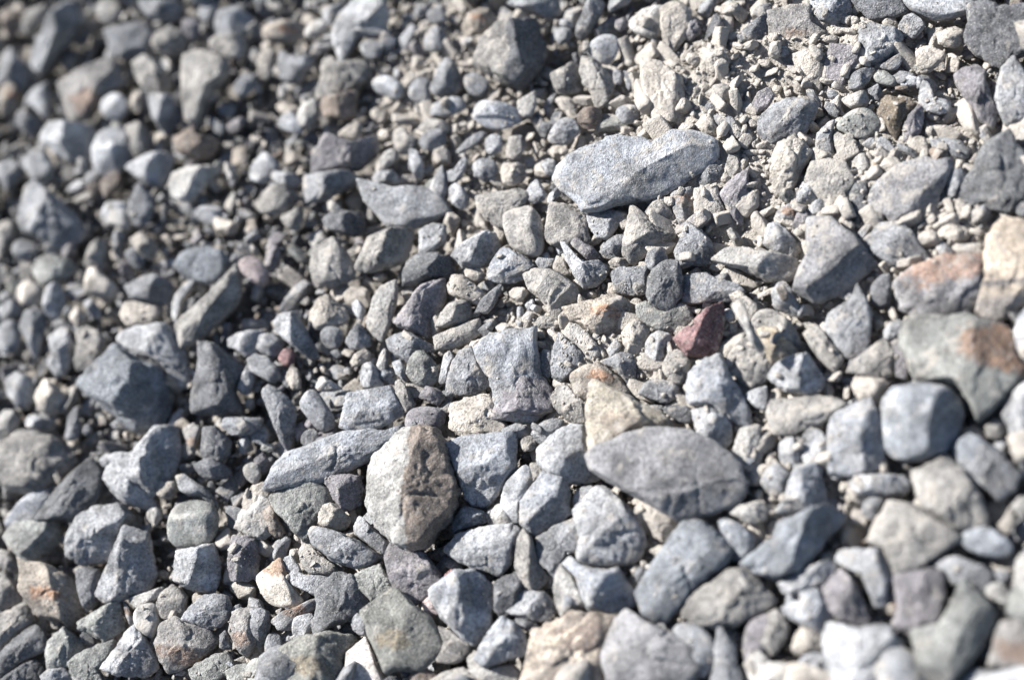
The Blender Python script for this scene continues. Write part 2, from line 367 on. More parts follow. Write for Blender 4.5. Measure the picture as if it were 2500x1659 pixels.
# ---------------------------------------------------------------- the stones read off the photograph
DATA = '''
TILE 0 0
180,25,.5/20,50,.45|g|.6|50,0 61,0 63,8 60,15 56,18 50,29 42,36 38,41 35,46 27,50 22,46 24,38 30,25 36,12 43,5|long blue-grey block standing on end|the long upright block near the top left corner
a|w|.5|19,8 30,4 37,5 36,16 27,21 20,26 15,20 17,12|pale greenish-grey worn chunk
a|k|.4|2,5 8,3 13,12 12,24 8,27 3,22 1,12|rusty orange-stained grey block
r|c|.6|67,4 72,-1 80,0 85,7 82,14 76,18 70,14 66,8|pale cream-grey rounded pebble
f|g|.5|76,20 84,18 93,16 102,16 106,24 104,35 98,39 84,40 76,35 74,27|square mid-grey block with a flat face
a|w|.5|108,23 116,20 126,21 131,29 128,36 118,39 110,38 105,30|blotchy pale grey block
a|u|.5|126,15 133,11 138,17 139,26 133,29 127,24|small mauve-grey stone
a|g|.4|95,0 120,0 128,5 124,14 115,16 103,12 97,6|dull blue-grey flaky stone
r|g|.5|137,5 145,1 151,4 149,11 143,16 138,12|small pale rounded stone
r|g|.55|149,16 152,7 160,4 168,7 176,14 174,21 166,27 155,26 149,22|smooth bluish-grey cobble
r|w|.5|144,28 150,25 160,23 169,26 173,34 167,41 156,40 148,35|blurred pale warm-grey pebble
90,30,.45/200,35,.45|r|.55|42,55 52,50 62,45 72,41 81,44 86,52 85,60 78,64 73,67 66,76 60,83 50,84 46,79 43,68 40,60|large pale slab-sided stone with a rusty brown patch|the big stone with the rusty brown patch in the upper left
180,30,.4|l|.6|16,69 25,61 32,57 35,68 36,80 31,83 26,77 21,73|small pale triangular stone with a dark right side
a|g|.5|2,36 8,32 15,42 19,44 22,53 19,62 14,69 8,62 3,55 0,45|pale bluish-grey stone at the left edge
a|o|.4|0,58 8,56 15,64 14,72 8,79 0,81|warm grey stone with an ochre spot at the left edge
r|l|.6|71,68 78,64 85,66 89,72 88,80 82,85 74,82 70,76|rounded grey knob balanced above a long pebble
r|l|.7|71,90 79,87 86,89 91,97 91,108 86,117 78,122 70,122 65,117 64,106 66,97|pale upright egg-shaped pebble|the pale upright egg-shaped pebble
180,45,.5/0,50,.5|l|.7|27,92 34,85 44,84 56,86 68,90 69,102 64,110 52,112 41,109 36,103 30,99 26,96|thick block with a pale left end and a dark right side
180,20,.4/0,50,.55|w|.5|86,88 95,84 103,90 106,100 103,108 94,110 90,104 91,97|dark warm-grey stone mostly in shade
f|l|.5|17,110 22,105 28,102 34,108 38,117 37,124 30,126 22,124 18,117|pale bluish-grey pillow-shaped stone
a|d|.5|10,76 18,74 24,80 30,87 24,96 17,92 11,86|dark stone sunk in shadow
a|k|.45|120,95 125,87 132,86 136,92 143,95 151,97 150,104 145,111 134,110 124,106|brownish-grey lumpy stone
180,45,.5/330,50,.5|g|.6|102,68 108,65 121,67 127,75 126,86 119,90 117,95 111,90 105,82|grey stone with a bright curved rim and a dark hollow face
90,25,.4|w|.45|126,37 136,33 148,38 158,42 158,53 150,60 146,68 141,82 134,88 128,82 127,68 126,50|tall warm-grey crusted stone with dark pits|the tall crusted stone left of the cream log-shaped pebble
a|w|.5|92,44 100,38 108,42 115,48 121,58 116,66 103,66 98,60 94,52|broken pale dusty chunk
r|g|.5|161,62 166,54 172,50 177,54 175,62 168,67|small smooth blue-grey pebble
a|l|.5|87,116 96,110 105,105 114,106 121,108 117,121 112,129 105,130 98,126 93,121|pale blue-grey arrow-shaped stone
180,30,.5/320,45,.5|c|.6|116,128 120,120 130,116 146,114 153,118 144,125 139,132 133,140 124,139 118,136|bright cream wedge with a dark underside|the bright cream wedge on the left
f|g|.4|94,131 99,129 105,134 107,143 104,152 98,157 92,156 89,147 90,139|bluish-grey diamond-shaped flat stone
r|c|.5|70,145 77,139 87,140 89,150 91,160 84,158 75,154|cream-grey blunt stone
r|k|.6|70,126 76,120 82,118 84,124 79,132 74,138 70,132|small orange-tan pebble, upper one of a touching pair
r|k|.6|61,128 66,125 70,128 70,133 64,135 60,132|small orange-tan pebble, lower left one of a touching pair
r|c|.5|54,110 58,108 61,112 61,118 57,120 54,115|tiny pale pinkish pebble
a|g|.4|0,121 10,112 14,115 16,122 10,128 3,133 1,127|smooth bluish stone at the left edge
a|l|.5|0,114 6,110 12,113 10,121 3,126 -4,122|pale angular stone cut by the left edge
a|b|.4|92,64 97,60 99,70 96,79 91,77 91,70|small upright tan stone
TILE 625 0
r|o|.6|5,18 12,15 22,14 31,17 33,25 28,29 22,30 10,30 5,26|rounded tan pebble with a bright cream face|the tan pebble at the upper left
r|c|.6|35,18 40,14 46,14 50,18 48,23 42,25 36,27 33,24|round chalky white pebble|the round chalky white pebble
a|l|.4|45,8 55,3 62,1 60,9 55,16 50,18 47,13|pale blue pointed chip
135,25,.45/300,20,.45|l|.55|64,2 74,-4 90,0 92,10 90,19 96,22 90,27 78,26 70,29 66,36 62,44 57,41 54,33 53,20 57,12|large pale blue-grey stone with a dusty beige lower face|the large dusty pale stone at the top
r|b|.5|1,45 3,38 9,33 13,35 12,47 9,56 3,54|upright pinkish-beige pebble
180,30,.4|g|.55|15,34 23,38 31,40 38,39 42,36 41,44 35,50 31,58 24,58 17,54 14,46|smooth blue-grey stone with a scooped top
225,20,.45|w|.5|45,41 53,39 57,44 66,42 76,42 80,50 78,56 71,61 63,65 52,67 45,68 43,62 46,52|broad dusty grey slab with a crumbly upper edge|the broad dusty slab below the large dusty pale stone
r|l|.5|72,30 80,27 88,31 87,37 83,40 78,41 73,37|small pale bluish lump
r|l|.5|81,55 87,52 95,54 103,60 103,65 97,69 90,66 83,64 81,60|two-tone grey pebble with a pale right end
180,35,.45|c|.6|28,79 33,72 39,68 44,71 44,80 38,87 32,88 28,84|bright cream angular stone
180,40,.35/10,35,.5|k|.7|44,68 54,66 68,63 70,68 69,80 63,84 55,82 47,81 44,75|dark brown block with an orange-stained left face|the dark brown block with an orange stain
f|b|.4|57,92 65,86 73,85 74,93 70,98 63,96 58,95|small beige triangular stone
230,25,.45/0,50,.55|u|.6|40,108 46,97 50,93 58,96 70,99 84,93 89,96 88,101 84,105 78,112 71,118 60,119 48,119 39,121|large mauve-grey stone with a saddle-shaped top|the mauve-grey saddle-topped stone
180,45,.45/310,35,.5|g|.6|28,126 33,121 42,120 54,119 66,119 71,123 70,127 58,133 46,139 38,140 33,138|dark-sided grey stone under the saddle-shaped one|the dark-sided grey stone
180,25,.5|w|.55|3,136 10,129 20,128 28,134 30,138 24,145 14,149 4,147 0,142|smooth mauve-grey rounded stone
225,12,.35|l|.45|72,129 74,125 84,127 95,130 106,129 118,130 128,136 133,143 130,150 120,154 109,158 96,157 88,153 84,148 79,143 75,138|large flat pale blue-white slab|the flat pale blue-white slab
200,30,.5/340,30,.5|d|.6|46,152 51,147 60,145 71,147 76,153 75,162 68,164 56,161 49,158|smooth dark blue rounded stone|the smooth dark blue stone
a|l|.45|78,122 85,118 94,118 102,123 100,127 90,128 81,126|flat dark-topped oval stone
180,30,.4|c|.6|82,119 84,113 89,105 95,103 99,108 97,112 92,115 89,118|small stone with a bright white tip
a|w|.5|95,90 101,87 107,93 113,96 111,103 104,107 97,106 95,97|pale pinkish-grey chunk
r|g|.6|112,98 118,91 125,88 130,91 132,98 129,103 122,105 115,103|round rough blue-grey pebble
r|g|.5|106,62 109,55 117,53 121,56 120,64 122,70 117,73 110,70 106,67|pale blue-grey mottled stone
180,30,.4/350,45,.45|g|.7|128,44 133,40 138,44 142,53 143,61 138,66 126,67 120,62 125,52|peaked grey stone with a shaded right face
r|g|.5|120,74 125,70 134,67 143,68 146,74 138,79 128,81 120,80|lumpy pale-topped blue-grey stone
180,30,.5|g|.6|117,24 124,18 131,22 133,30 130,36 121,36 116,34|upright blue-grey chunk with a dark right face
r|g|.5|118,8 124,5 130,8 133,14 126,17 119,15|small dark blue-grey pebble at the top
a|o|.55|143,18 148,10 154,6 162,6 168,12 167,17 162,20 158,24 150,24 145,28 142,24|rusty tan curled lump|the rusty tan lump at the top
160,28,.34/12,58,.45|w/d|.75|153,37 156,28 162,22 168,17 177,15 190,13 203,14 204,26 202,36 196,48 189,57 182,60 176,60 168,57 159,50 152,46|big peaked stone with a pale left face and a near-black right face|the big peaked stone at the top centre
r|g|.55|144,55 147,50 155,51 161,56 160,62 155,68 148,65 145,60|small grey rounded stone with dusty right side
r|l|.6|151,73 158,70 168,71 176,73 184,78 184,84 176,89 166,90 157,88 151,83|smooth pale oval pebble|the smooth pale oval pebble
150,25,.45|w|.5|112,90 114,84 121,82 131,84 134,90 130,95 126,89 118,92|dusty grey stone behind a round dark one
135,30,.4|g|.4|138,105 146,96 156,91 159,93 153,100 146,104 140,107|thin grey sliver tilted to the right
r|l|.5|158,98 163,93 170,94 171,102 167,107 160,107|small pale grey cube-like stone
a|g|.5|150,113 157,109 165,111 168,118 166,125 158,126 151,122|dark rough grey stone
180,30,.4|l|.5|131,119 137,117 144,108 147,112 144,121 138,127 132,125|grey slanting stone with two tiny chips above
a|l|.5|106,102 112,105 116,112 117,122 114,128 110,124 106,113|slim dusty upright flake
f|l|.4|121,128 125,119 129,114 131,120 133,131 130,138 124,136 120,131|small pale pointed stone
180,45,.4|l|.55|133,130 138,126 144,130 148,137 147,143 142,145 136,141 133,136|small jagged pale stone with a dark right side
f|w|.35|152,136 160,134 172,132 182,130 190,133 188,140 182,150 176,160 168,158 160,152 153,145|flat speckled beige-grey slab
a|c|.5|49,139 53,137 59,143 59,147 54,148 50,145|tiny white chip
r|l|.45|-2,112 6,104 13,110 17,118 13,124 2,127 -6,122|smooth pale blue stone with a pointed top
180,30,.4|w|.5|16,150 24,146 32,143 33,151 29,160 22,158|flat warm-grey wedge
r|l|.4|18,80 25,77 30,84 34,90 30,93 20,90 15,86|soft-edged pale blue stone
a|l|.5|8,122 13,118 20,119 31,121 33,126 27,130 17,128|grey stone lying across a mauve one
TILE 0 553
150,30,.45/300,25,.45|g|.6|16,-28 24,-33 32,-26 42,-18 52,-8 60,2 58,8 50,16 42,17 34,13 26,8 16,2 13,-8|large blue-grey stone with a blotchy top|the large blotchy blue-grey stone on the left
r|l|.5|70,-12 76,-18 86,-17 90,-10 88,-4 80,0 72,-4|blunt cream-grey stone|
a|w|.5|-2,-2 6,-5 11,0 11,8 5,15 0,22 -3,14|pale stone at the left edge
r|l|.5|8,13 14,9 20,10 27,14 26,20 18,24 10,21|pale-topped mauve-grey pebble
90,20,.45/200,30,.45|v|.55|22,30 26,23 34,19 42,21 50,24 53,30 48,36 40,39 30,41 25,37|rounded greenish-grey stone
r|b|.6|12,42 16,37 22,38 30,42 32,48 30,56 22,54 16,55 12,48|tan barrel-shaped stone|the tan barrel-shaped stone
r|l|.6|31,50 32,44 38,38 44,43 45,52 41,62 37,65 32,60 30,55|pale leaf-shaped pebble
r|l|.5|0,55 8,50 14,55 15,60 8,64 0,66 -4,60|smooth pale grey stone at the left edge
180,20,.4/350,40,.4|g|.5|14,67 18,58 24,57 32,59 33,66 30,75 27,85 26,94 22,88 18,78 14,72|grey teardrop-shaped stone with its point downward|the grey teardrop-shaped stone
r|g|.45|0,66 8,64 14,68 15,78 12,86 4,88 -4,84|mottled dark round stone at the left edge
a|l|.45|33,77 38,66 44,66 48,74 51,82 50,92 46,102 40,104 35,98 36,88|rough bluish upright stone
90,20,.4/180,30,.4|w|.5|51,92 54,82 52,72 60,68 68,72 73,78 71,88 67,95 62,100 56,100 52,97|mottled brownish stone with a white foot
a|b|.5|46,58 52,54 58,60 64,67 60,71 54,70 49,65|cream-coloured angular chunk
a|l|.5|56,50 60,47 65,52 70,58 70,64 66,66 61,60|small pale pointed chip
135,25,.35/350,45,.4|g|.6|87,42 92,38 100,34 108,33 116,37 123,42 122,50 117,54 106,54 95,52 90,48|flat-topped warm-grey stone resting on a pale one|the flat-topped stone on the left
180,20,.5|b|.6|83,60 86,53 94,52 106,54 112,55 111,62 107,68 98,69 88,69|pale beige block under the flat-topped stone
f|B|.4|122,24 126,18 134,15 144,14 154,17 159,24 157,32 152,38 144,40 134,38 126,34 122,29|smooth oval blue stone|the smooth oval blue stone
180,30,.4|l|.5|118,56 121,48 126,42 134,36 136,38 130,44 126,52 124,60 122,68 119,63|thin pale curved stone rim
145,28,.35/320,45,.35|w|.7|121,68 130,60 140,51 150,42 160,31 166,34 168,44 165,54 155,64 146,72 138,79 129,83 124,78|long square-edged bar of grey stone, tilted up to the right|the long tilted stone bar
180,25,.35/310,20,.4|l|.5|81,75 87,71 98,69 110,67 116,68 122,74 128,84 131,98 133,108 126,114 120,106 113,96 106,94 96,89 88,84 82,80|pale mauve-blue folded stone
140,25,.35/340,42,.4|B|.7|55,107 64,98 72,90 79,82 88,87 98,93 110,97 118,108 123,116 121,126 116,136 106,139 97,145 90,140 80,133 72,126 62,118|big blue faceted stone with a dark right side|the big blue faceted stone
200,20,.35/20,45,.5|d|.7|131,130 133,116 136,104 137,92 137,84 142,80 150,82 158,88 166,94 169,104 164,112 166,122 169,130 160,131 148,130 138,130|tall stone with a pale triangular face and a near-black face|the tall half-black stone
a|l|.5|2,105 10,100 20,103 24,110 24,120 19,126 12,125 5,116|blue-grey pitted stone
a|b|.5|24,118 28,108 33,106 40,112 47,116 46,124 40,130 32,130 26,126|pale peach-beige faceted stone|the peach-beige faceted stone
a|c|.5|-3,134 3,126 10,128 14,134 12,142 6,148 0,150 -4,142|cream pebble at the left edge
a|l|.5|14,132 24,130 34,131 39,136 36,142 26,141 16,138|pale warm-grey long chunk
180,30,.4|g|.5|46,140 47,132 51,126 55,124 55,132 57,140 54,146 48,148 44,146|grey upright pointed stone
r|g|.55|58,138 62,136 64,141 60,145 57,143|tiny round tan pebble
150,25,.4/20,45,.45|l|.7|88,160 96,150 105,140 113,137 122,136 125,142 126,152 124,165 118,178 108,186 98,184 88,175 80,166 76,158 82,156|large pale helmet-shaped stone with a grey right side|the pale helmet-shaped stone
180,30,.4|r|.5|126,140 134,136 139,139 137,150 134,158 131,152 128,146|small pinkish wedge-shaped stone
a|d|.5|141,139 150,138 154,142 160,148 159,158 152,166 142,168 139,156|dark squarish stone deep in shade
a|L|.45|152,138 156,132 164,132 172,132 182,132 180,140 172,144 160,145|rough pale blue sparkling stone
f|w|.4|0,150 10,144 22,142 34,144 42,150 50,158 48,168 40,176 30,182 20,184 8,182 -4,176 -4,158|large flat speckled grey stone near the left edge|the large speckled stone at the left edge
180,30,.4/330,30,.4|l|.5|156,78 164,74 174,72 184,72 186,80 178,88 171,91 164,86 158,83|blue-grey triangular stone with a dirty edge
a|l|.5|164,112 168,102 172,94 176,90 176,106 173,118 168,116|upright cracked pale stone
a|w|.45|58,26 62,14 68,8 73,12 74,24 70,34 62,32|tall brown-mottled stone
r|b|.5|58,40 60,30 66,28 72,34 80,40 82,46 76,50 66,48 60,46|tan rounded stone with a dark patch
r|g|.5|86,18 92,14 98,18 101,26 96,30 90,26|rough grey stone
a|b|.45|90,8 98,4 104,8 110,14 106,24 100,22 94,16|cream-edged layered stone
a|g|.4|78,4 84,0 86,8 84,18 82,26 79,18|long thin upright blue-grey flake
TILE 0 1106
r|L|.5|3,49 8,42 14,34 20,28 27,25 33,24 36,30 33,38 28,46 20,50 8,50|smooth pale blue oval stone half covered by a black one
150,30,.3/330,25,.5|D|.6,.15|23,46 28,38 34,30 42,21 50,13 58,6 64,3 70,8 71,20 68,30 62,38 52,44 42,45 30,46|black half-moon shaped stone with a straight upper edge|the black half-moon stone
160,22,.4/320,40,.4|v|.6|2,58 8,50 16,47 28,46 38,46 41,52 42,60 36,68 30,70 26,74 20,76 14,72 8,66|pale greenish triangular stone with a rough right corner|the pale greenish triangular stone
120,28,.4/290,35,.35|l|.65|46,66 47,56 51,48 57,42 66,37 76,36 84,35 90,41 90,48 86,54 80,64 76,72 70,76 62,78 55,78 49,74|rounded pale grey stone with a sandy lower half|the rounded stone with a sandy lower half
175,40,.4/345,25,.4|g|.7|66,94 70,86 74,79 78,70 82,60 86,54 92,52 99,54 104,62 107,76 108,86 104,94 98,98 88,100 80,102 74,103 68,100|upright pyramid stone with a pale left face and dark right side|the pale-and-dark upright pyramid
a|l|.55|72,18 74,10 80,6 86,8 94,13 98,20 104,26 108,34 110,40 98,38 88,35 80,30 76,24|grey blotchy stone under a helmet-shaped one|the blotchy stone below the helmet-shaped one
r|v|.7|116,58 118,48 120,40 124,34 132,32 141,32 148,37 151,45 150,56 146,62 138,64 128,66 121,65|smooth round greenish-grey pebble|the smooth round greenish pebble
180,30,.4/345,45,.45|l|.7|121,80 122,72 124,67 134,65 144,63 150,66 153,76 153,86 150,94 142,96 134,95 126,91 120,88|rounded blue-white stone with a slit in its face|the slit-faced round stone
120,25,.35/300,25,.35|g|.5|120,15 126,13 132,17 138,21 144,25 150,33 153,42 147,36 140,31 132,30 125,26|long dark blue-grey striped stone
180,30,.4|b|.4|106,20 114,19 122,19 123,26 118,32 110,30|small sandy stone with shaded foot
120,15,.3/25,45,.4|o|.65|12,72 20,76 30,76 38,80 46,84 51,88 55,98 58,106 56,113 52,118 49,121 44,116 36,115 28,114 22,106 16,98 14,90 15,84|large pale grey and brown stone with a dark right side|the large brown-blotched stone at the lower left
180,20,.35/0,45,.4|d|.5|52,80 60,79 68,81 74,88 70,96 67,104 60,110 57,104 54,94|dark blue shaded stone beside a brown-blotched one
140,25,.35/310,30,.35|w|.5|0,110 8,108 16,105 22,108 24,114 20,119 12,124 6,130 0,136 -6,130 -6,116|broad warm-grey stone in the lower left corner
120,35,.3/300,30,.3|D|.5|0,138 8,130 16,123 24,118 31,124 32,132 28,138 20,142 10,148 0,156 -6,150|long black block along the left edge
a|d|.5|0,156 12,148 24,142 30,148 28,158 18,166 6,168 -6,166|dark stone in the bottom left corner
160,30,.4/330,40,.4|v|.65|31,138 34,130 40,124 46,121 52,126 58,132 58,140 50,146 46,148 36,150 32,146|small rounded greenish stone with a dark right side
130,20,.35/330,30,.35|v|.55|54,116 62,112 70,107 78,103 84,106 85,114 87,121 80,126 74,130 68,128 60,124 53,122|olive-grey broken stone|the olive-grey broken stone
150,25,.4|c|.4|88,100 98,97 106,94 114,92 112,98 104,104 96,108 91,104|sandy rough piece behind a white pebble
180,25,.4/350,30,.5|x|.35|85,102 88,103 91,110 93,118 90,119 87,112|thin reddish-brown twig-like shard
r|c|.65|93,112 96,106 102,103 108,104 110,112 111,118 107,124 105,128 100,125 94,120|small white egg-shaped pebble|the small white egg-shaped pebble
110,20,.3/270,35,.35|w|.5|108,104 112,96 119,90 126,94 130,99 129,106 128,112 118,115 112,114|pale capped stone with a grey front
120,25,.35/290,25,.35|g|.6|126,114 130,108 136,102 142,97 150,97 158,98 160,106 158,114 152,120 144,122 136,119 130,117|rough blue-grey angular stone|the rough angular stone right of the white egg-shaped pebble
150,28,.35/50,30,.35/280,35,.35|r|.7|106,130 110,121 114,116 122,113 128,117 136,119 144,122 149,127 149,133 144,138 134,145 126,150 117,153 112,146 108,138|brown rust-streaked polygonal stone|the rust-streaked polygonal stone
160,22,.35/0,40,.4|r|.65|160,112 164,108 172,106 180,107 184,114 182,124 178,132 171,141 165,136 161,128 158,122|blue-grey stone with an orange lower face
r|c|.5|168,10 174,6 180,8 180,18 176,22 170,17|small pale rounded stone on another
150,25,.4|c|.6|163,48 166,40 172,34 180,28 188,32 192,42 190,54 182,60 172,58 165,54|bright yellowish-white stone|the bright yellowish-white stone
a|u|.5|158,72 160,62 163,57 170,57 177,60 180,72 178,84 172,88 164,88 158,86|dark reddish-brown block
150,35,.35/330,20,.35|l|.7|70,148 74,142 80,134 86,124 91,119 96,122 102,130 107,139 109,146 106,152 98,155 88,154 80,153 73,150|pointed pyramid stone with a bright white left flank|the white-flanked pyramid
130,15,.35|v|.5|46,144 54,139 64,134 74,130 80,130 78,138 72,145 70,152 76,162 64,170 56,166 50,154|flat grey plate with a pointed left end
120,20,.35|v|.45|130,150 138,145 148,139 158,137 163,144 158,152 150,158 140,160 132,156|pale grey rough plate near the bottom edge
130,22,.4|v|.5|155,150 164,146 174,145 182,146 186,154 180,162 168,166 158,160|greenish-grey rounded stone on the bottom edge
a|l|.5|28,154 34,149 44,148 50,152 50,160 42,168 32,166|small blue-grey stone at the bottom edge, left of a flat plate
a|w|.45|0,82 6,84 12,90 16,102 8,106 0,108 -8,100 -6,86|flat grey stone at the left edge, under a pale triangular one
a|w|.4|0,66 6,68 12,74 15,82 10,84 2,80 -4,74|dull brown-grey lumpy stone at the left edge
a|d|.5|134,8 142,4 150,2 156,8 162,14 156,18 146,18 138,16|dark stone with dust-crusted foot
r|l|.5|68,4 74,0 80,1 83,5 78,10 72,10|small pale grey pebble between bigger ones
a|g|.5|152,126 156,122 159,128 161,134 156,137 152,134|tiny dark glossy stone
180,20,.4|b|.4|34,4 38,6 41,14 44,20 42,24 38,18 35,10|thin cream sliver across a speckled stone
TILE 625 553
r|P|.5|-12,24 -4,20 4,24 9,32 8,38 4,42 -2,38 -10,32|pink and white rounded pebble|the pink and white pebble
180,20,.45/340,20,.45|w|.6|38,22 42,14 50,10 56,10 62,17 67,24 69,32 66,37 58,40 50,42 42,42 38,32|broad domed grey stone
160,25,.4/0,50,.4|w|.6|70,26 74,18 78,8 86,4 96,1 104,2 110,2 111,12 106,20 102,25 92,29 82,31 76,32 71,30|broad caked stone with a dark right flank|the broad caked stone above the dark round-backed one
135,22,.4/350,40,.4|D|.6|102,38 102,30 106,23 113,19 124,18 132,21 139,26 141,32 134,35 126,36 118,38 110,41 104,41|smooth near-black round-backed stone|the near-black round-backed stone
f|l|.45|112,2 122,-2 131,-1 132,6 130,12 124,16 118,20 113,18 113,8|pale block with a dark lower corner
150,22,.4/350,50,.35|l|.6|135,20 140,13 146,10 153,6 160,3 167,4 171,10 168,16 162,24 156,28 150,30 143,28 140,24|dusty pale stone with a black right end|the dusty stone with a black right end
r|b|.5|144,29 150,27 156,30 159,34 154,38 150,38 145,35|small sandy dark-sided pebble
120,25,.4/300,25,.4|L|.6|160,36 161,28 164,22 168,17 174,15 180,18 188,24 190,30 186,36 178,39 168,39|pale blue granular stone with a pointed back|the pale blue granular stone
180,35,.4|l|.5|66,54 70,50 74,54 76,58 74,65 70,63 67,58|small curved pale stone
180,20,.35|c|.5|75,66 79,58 81,50 85,44 90,40 97,37 98,46 97,54 95,62 92,70 88,78 84,77 78,72|bright cream-white upright stone|the bright cream upright stone
170,22,.35/350,45,.35|u|.6|95,66 100,60 106,52 112,44 118,40 126,37 132,38 132,46 130,54 126,60 122,68 120,74 116,76 108,73 100,69|mauve-brown three-sided stone with a shaded right face|the mauve-brown three-sided stone
160,30,.4/340,20,.4|b|.6|132,37 136,33 143,33 149,38 156,44 159,47 154,54 146,52 140,50 134,46|bumpy sandy stone
160,25,.4/350,50,.4|w|.55|124,70 128,60 134,53 142,51 148,52 150,58 149,64 143,68 137,69 130,70|dusty grey stone with a square black notch
f|g|.35|152,58 156,50 162,45 168,40 171,40 168,48 164,56 160,60 154,60|slender dark grey blade
110,20,.35/290,35,.4|w|.55|123,76 132,72 142,68 150,65 155,65 156,74 148,80 138,84 128,85 124,84|long grey block with a speckled front edge|the long speckled block
190,25,.4/340,35,.35|l|.65|11,66 16,61 24,60 30,62 34,70 40,80 44,90 43,94 38,93 30,86 22,80 15,74|pale slipper-shaped stone with a ridge along it|the pale slipper-shaped stone
180,30,.45/340,20,.4|b|.5|37,60 44,50 50,47 56,52 63,58 65,64 60,68 50,70 42,71 37,66|fan-shaped dusty beige stone
r|g|.45|44,76 46,70 54,69 60,72 60,80 54,85 48,83|dark grey ribbed shell-shaped stone
200,30,.4/20,30,.4|g|.55|61,80 66,72 70,67 74,69 79,76 80,82 74,85 66,85|dark blue-grey triangular stone
150,25,.4/330,30,.4|g|.55|89,78 96,74 106,73 114,77 122,82 124,86 116,88 110,92 106,95 98,90 91,84|blue-grey faceted stone with a beige lower edge
200,22,.35/330,30,.4|v|.55|104,101 106,92 110,86 116,86 121,90 126,98 126,106 121,111 113,110 107,106|dark greenish-grey triangular stone
a|L|.5|94,94 100,92 104,98 104,104 108,108 104,108 97,102|pale streaked small stone
180,30,.4|l|.5|126,108 128,98 130,88 134,86 137,90 134,98 132,106 130,110|narrow upright pale stone
170,18,.35/330,25,.4|g|.6|131,114 133,104 136,94 140,86 149,83 152,90 156,98 160,104 162,109 156,114 150,117 142,117 134,117|rough dark blue-grey stone with a light edge|the rough dark blue-grey stone
200,25,.35/340,25,.35|L|.65|150,84 156,78 164,74 174,72 184,72 194,70 194,80 196,88 196,100 200,112 206,118 202,128 192,136 180,135 170,132 166,126 164,116 162,106 157,98 152,90|large pale blue mushroom-shaped stone|the large pale blue mushroom-shaped stone
150,15,.4|b|.45|134,128 138,122 146,118 158,116 166,120 168,132 176,140 168,146 156,148 146,146 138,142 134,136|smooth pale stone with a sandy skin
r|u|.5|104,132 108,126 116,124 126,126 132,129 131,135 126,141 116,143 108,144 104,140|mauve and tan rounded stone
180,30,.4/320,35,.35|u|.5|112,118 118,110 128,113 131,119 126,124 121,122|small shaded stone with a beige edge
180,30,.4/0,30,.4|w|.5|96,108 100,105 104,110 107,116 111,122 108,128 104,129 100,122 96,114|narrow pale-edged block
120,15,.3/270,30,.35|L|.55|62,118 66,114 78,112 88,111 94,112 98,118 102,126 98,132 92,136 84,139 72,141 62,140 58,134 60,126|pale blue brick-shaped stone|the pale blue brick-shaped stone
r|g|.55|30,124 34,116 40,112 44,116 49,124 54,132 54,138 50,141 43,141 36,132|dark grey egg-like stone tilted to the left
a|c|.5|38,108 42,103 48,104 54,108 60,112 54,114 44,114|flat cream-tipped stone
180,30,.4|b|.5|20,104 24,97 29,98 31,106 31,112 26,113 22,108|small glowing cream angular stone
r|p|.5|15,90 20,84 26,85 27,93 23,97 17,95|small round dark red pebble
f|l|.4|-6,92 0,88 8,90 16,98 17,104 12,109 4,104 -4,100|pale grey lozenge-shaped stone
180,18,.4/350,40,.45|g|.6|4,116 8,109 14,112 22,118 28,126 27,136 25,148 23,156 18,150 13,140 9,130|long dark wedge-shaped stone pointing downward|the long dark wedge pointing downward
a|g|.5|0,75 8,74 14,74 19,80 18,86 12,91 4,88 -3,82|rounded dark blue-grey rough stone
110,20,.35/290,20,.35|L|.5|10,168 22,156 34,152 48,146 62,142 78,140 90,142 98,138 103,138 103,144 92,150 80,160 66,168 48,176 30,180 14,182 6,178|long pale blue stone with diagonal cracks|the long pale blue cracked stone
a|b|.45|68,88 76,84 80,88 77,94 68,97 62,96|pale ribbed cream stone
180,30,.4|c|.5|83,97 86,88 89,84 92,88 91,96 87,102 84,100|small very bright white-grey stone
a|l|.45|72,104 74,96 79,93 84,98 86,106 92,112 80,112 72,110|layered white and dark cracked stone
a|l|.45|170,140 180,136 188,138 184,146 172,150|crumbly pale grey stone
r|g|.5|31,146 35,140 42,141 44,147 38,152 32,151|small round blue-grey rough pebble
TILE 625 1106
172,38,.42/8,18,.42|C1/K1|.85,.2|72,30 74,20 78,10 84,0 92,-8 102,-15 114,-18 124,-16 130,-8 134,2 138,14 142,26 140,36 136,44 128,52 122,60 116,66 108,68 98,65 90,58 82,50 76,42|big split stone, smooth cream left face and rough brown right face|the big split cream-and-brown stone
120,15,.35/280,30,.35|L|.6|134,2 136,-8 146,-12 160,-12 170,-14 180,-14 181,-2 180,8 176,16 170,24 164,32 158,38 150,38 146,32 142,22 138,12|blue-grey five-sided stone with a flat top|the flat-topped five-sided stone
150,20,.35/320,20,.35|v|.55|8,30 14,26 22,20 32,17 42,18 50,24 54,32 50,38 44,44 40,50 37,52 38,60 33,62 26,54 20,46 14,40|large dark greenish slab with a pale left edge|the large dark greenish slab
a|u|.5|45,18 54,15 64,14 72,16 74,24 72,34 68,38 60,40 54,32 50,24|mauve-brown cracked stone
150,30,.35/330,40,.35|b|.7,.3|43,42 46,36 52,34 58,38 64,43 66,48 62,53 54,53 48,52 44,48|small sandy pebble lying on a slab|the small sandy pebble lying on a slab
120,30,.35/280,25,.35|g|.65,.1|36,54 40,50 48,52 56,54 66,58 74,62 82,68 89,70 84,74 78,78 70,80 62,78 52,74 46,68 40,64|long grey shuttle-shaped stone with a crusty underside|the shuttle-shaped stone
130,20,.35|l|.5|68,50 71,42 76,46 82,52 88,58 91,62 89,70 82,66 74,60 68,56|pale striped stone wedged below the split one
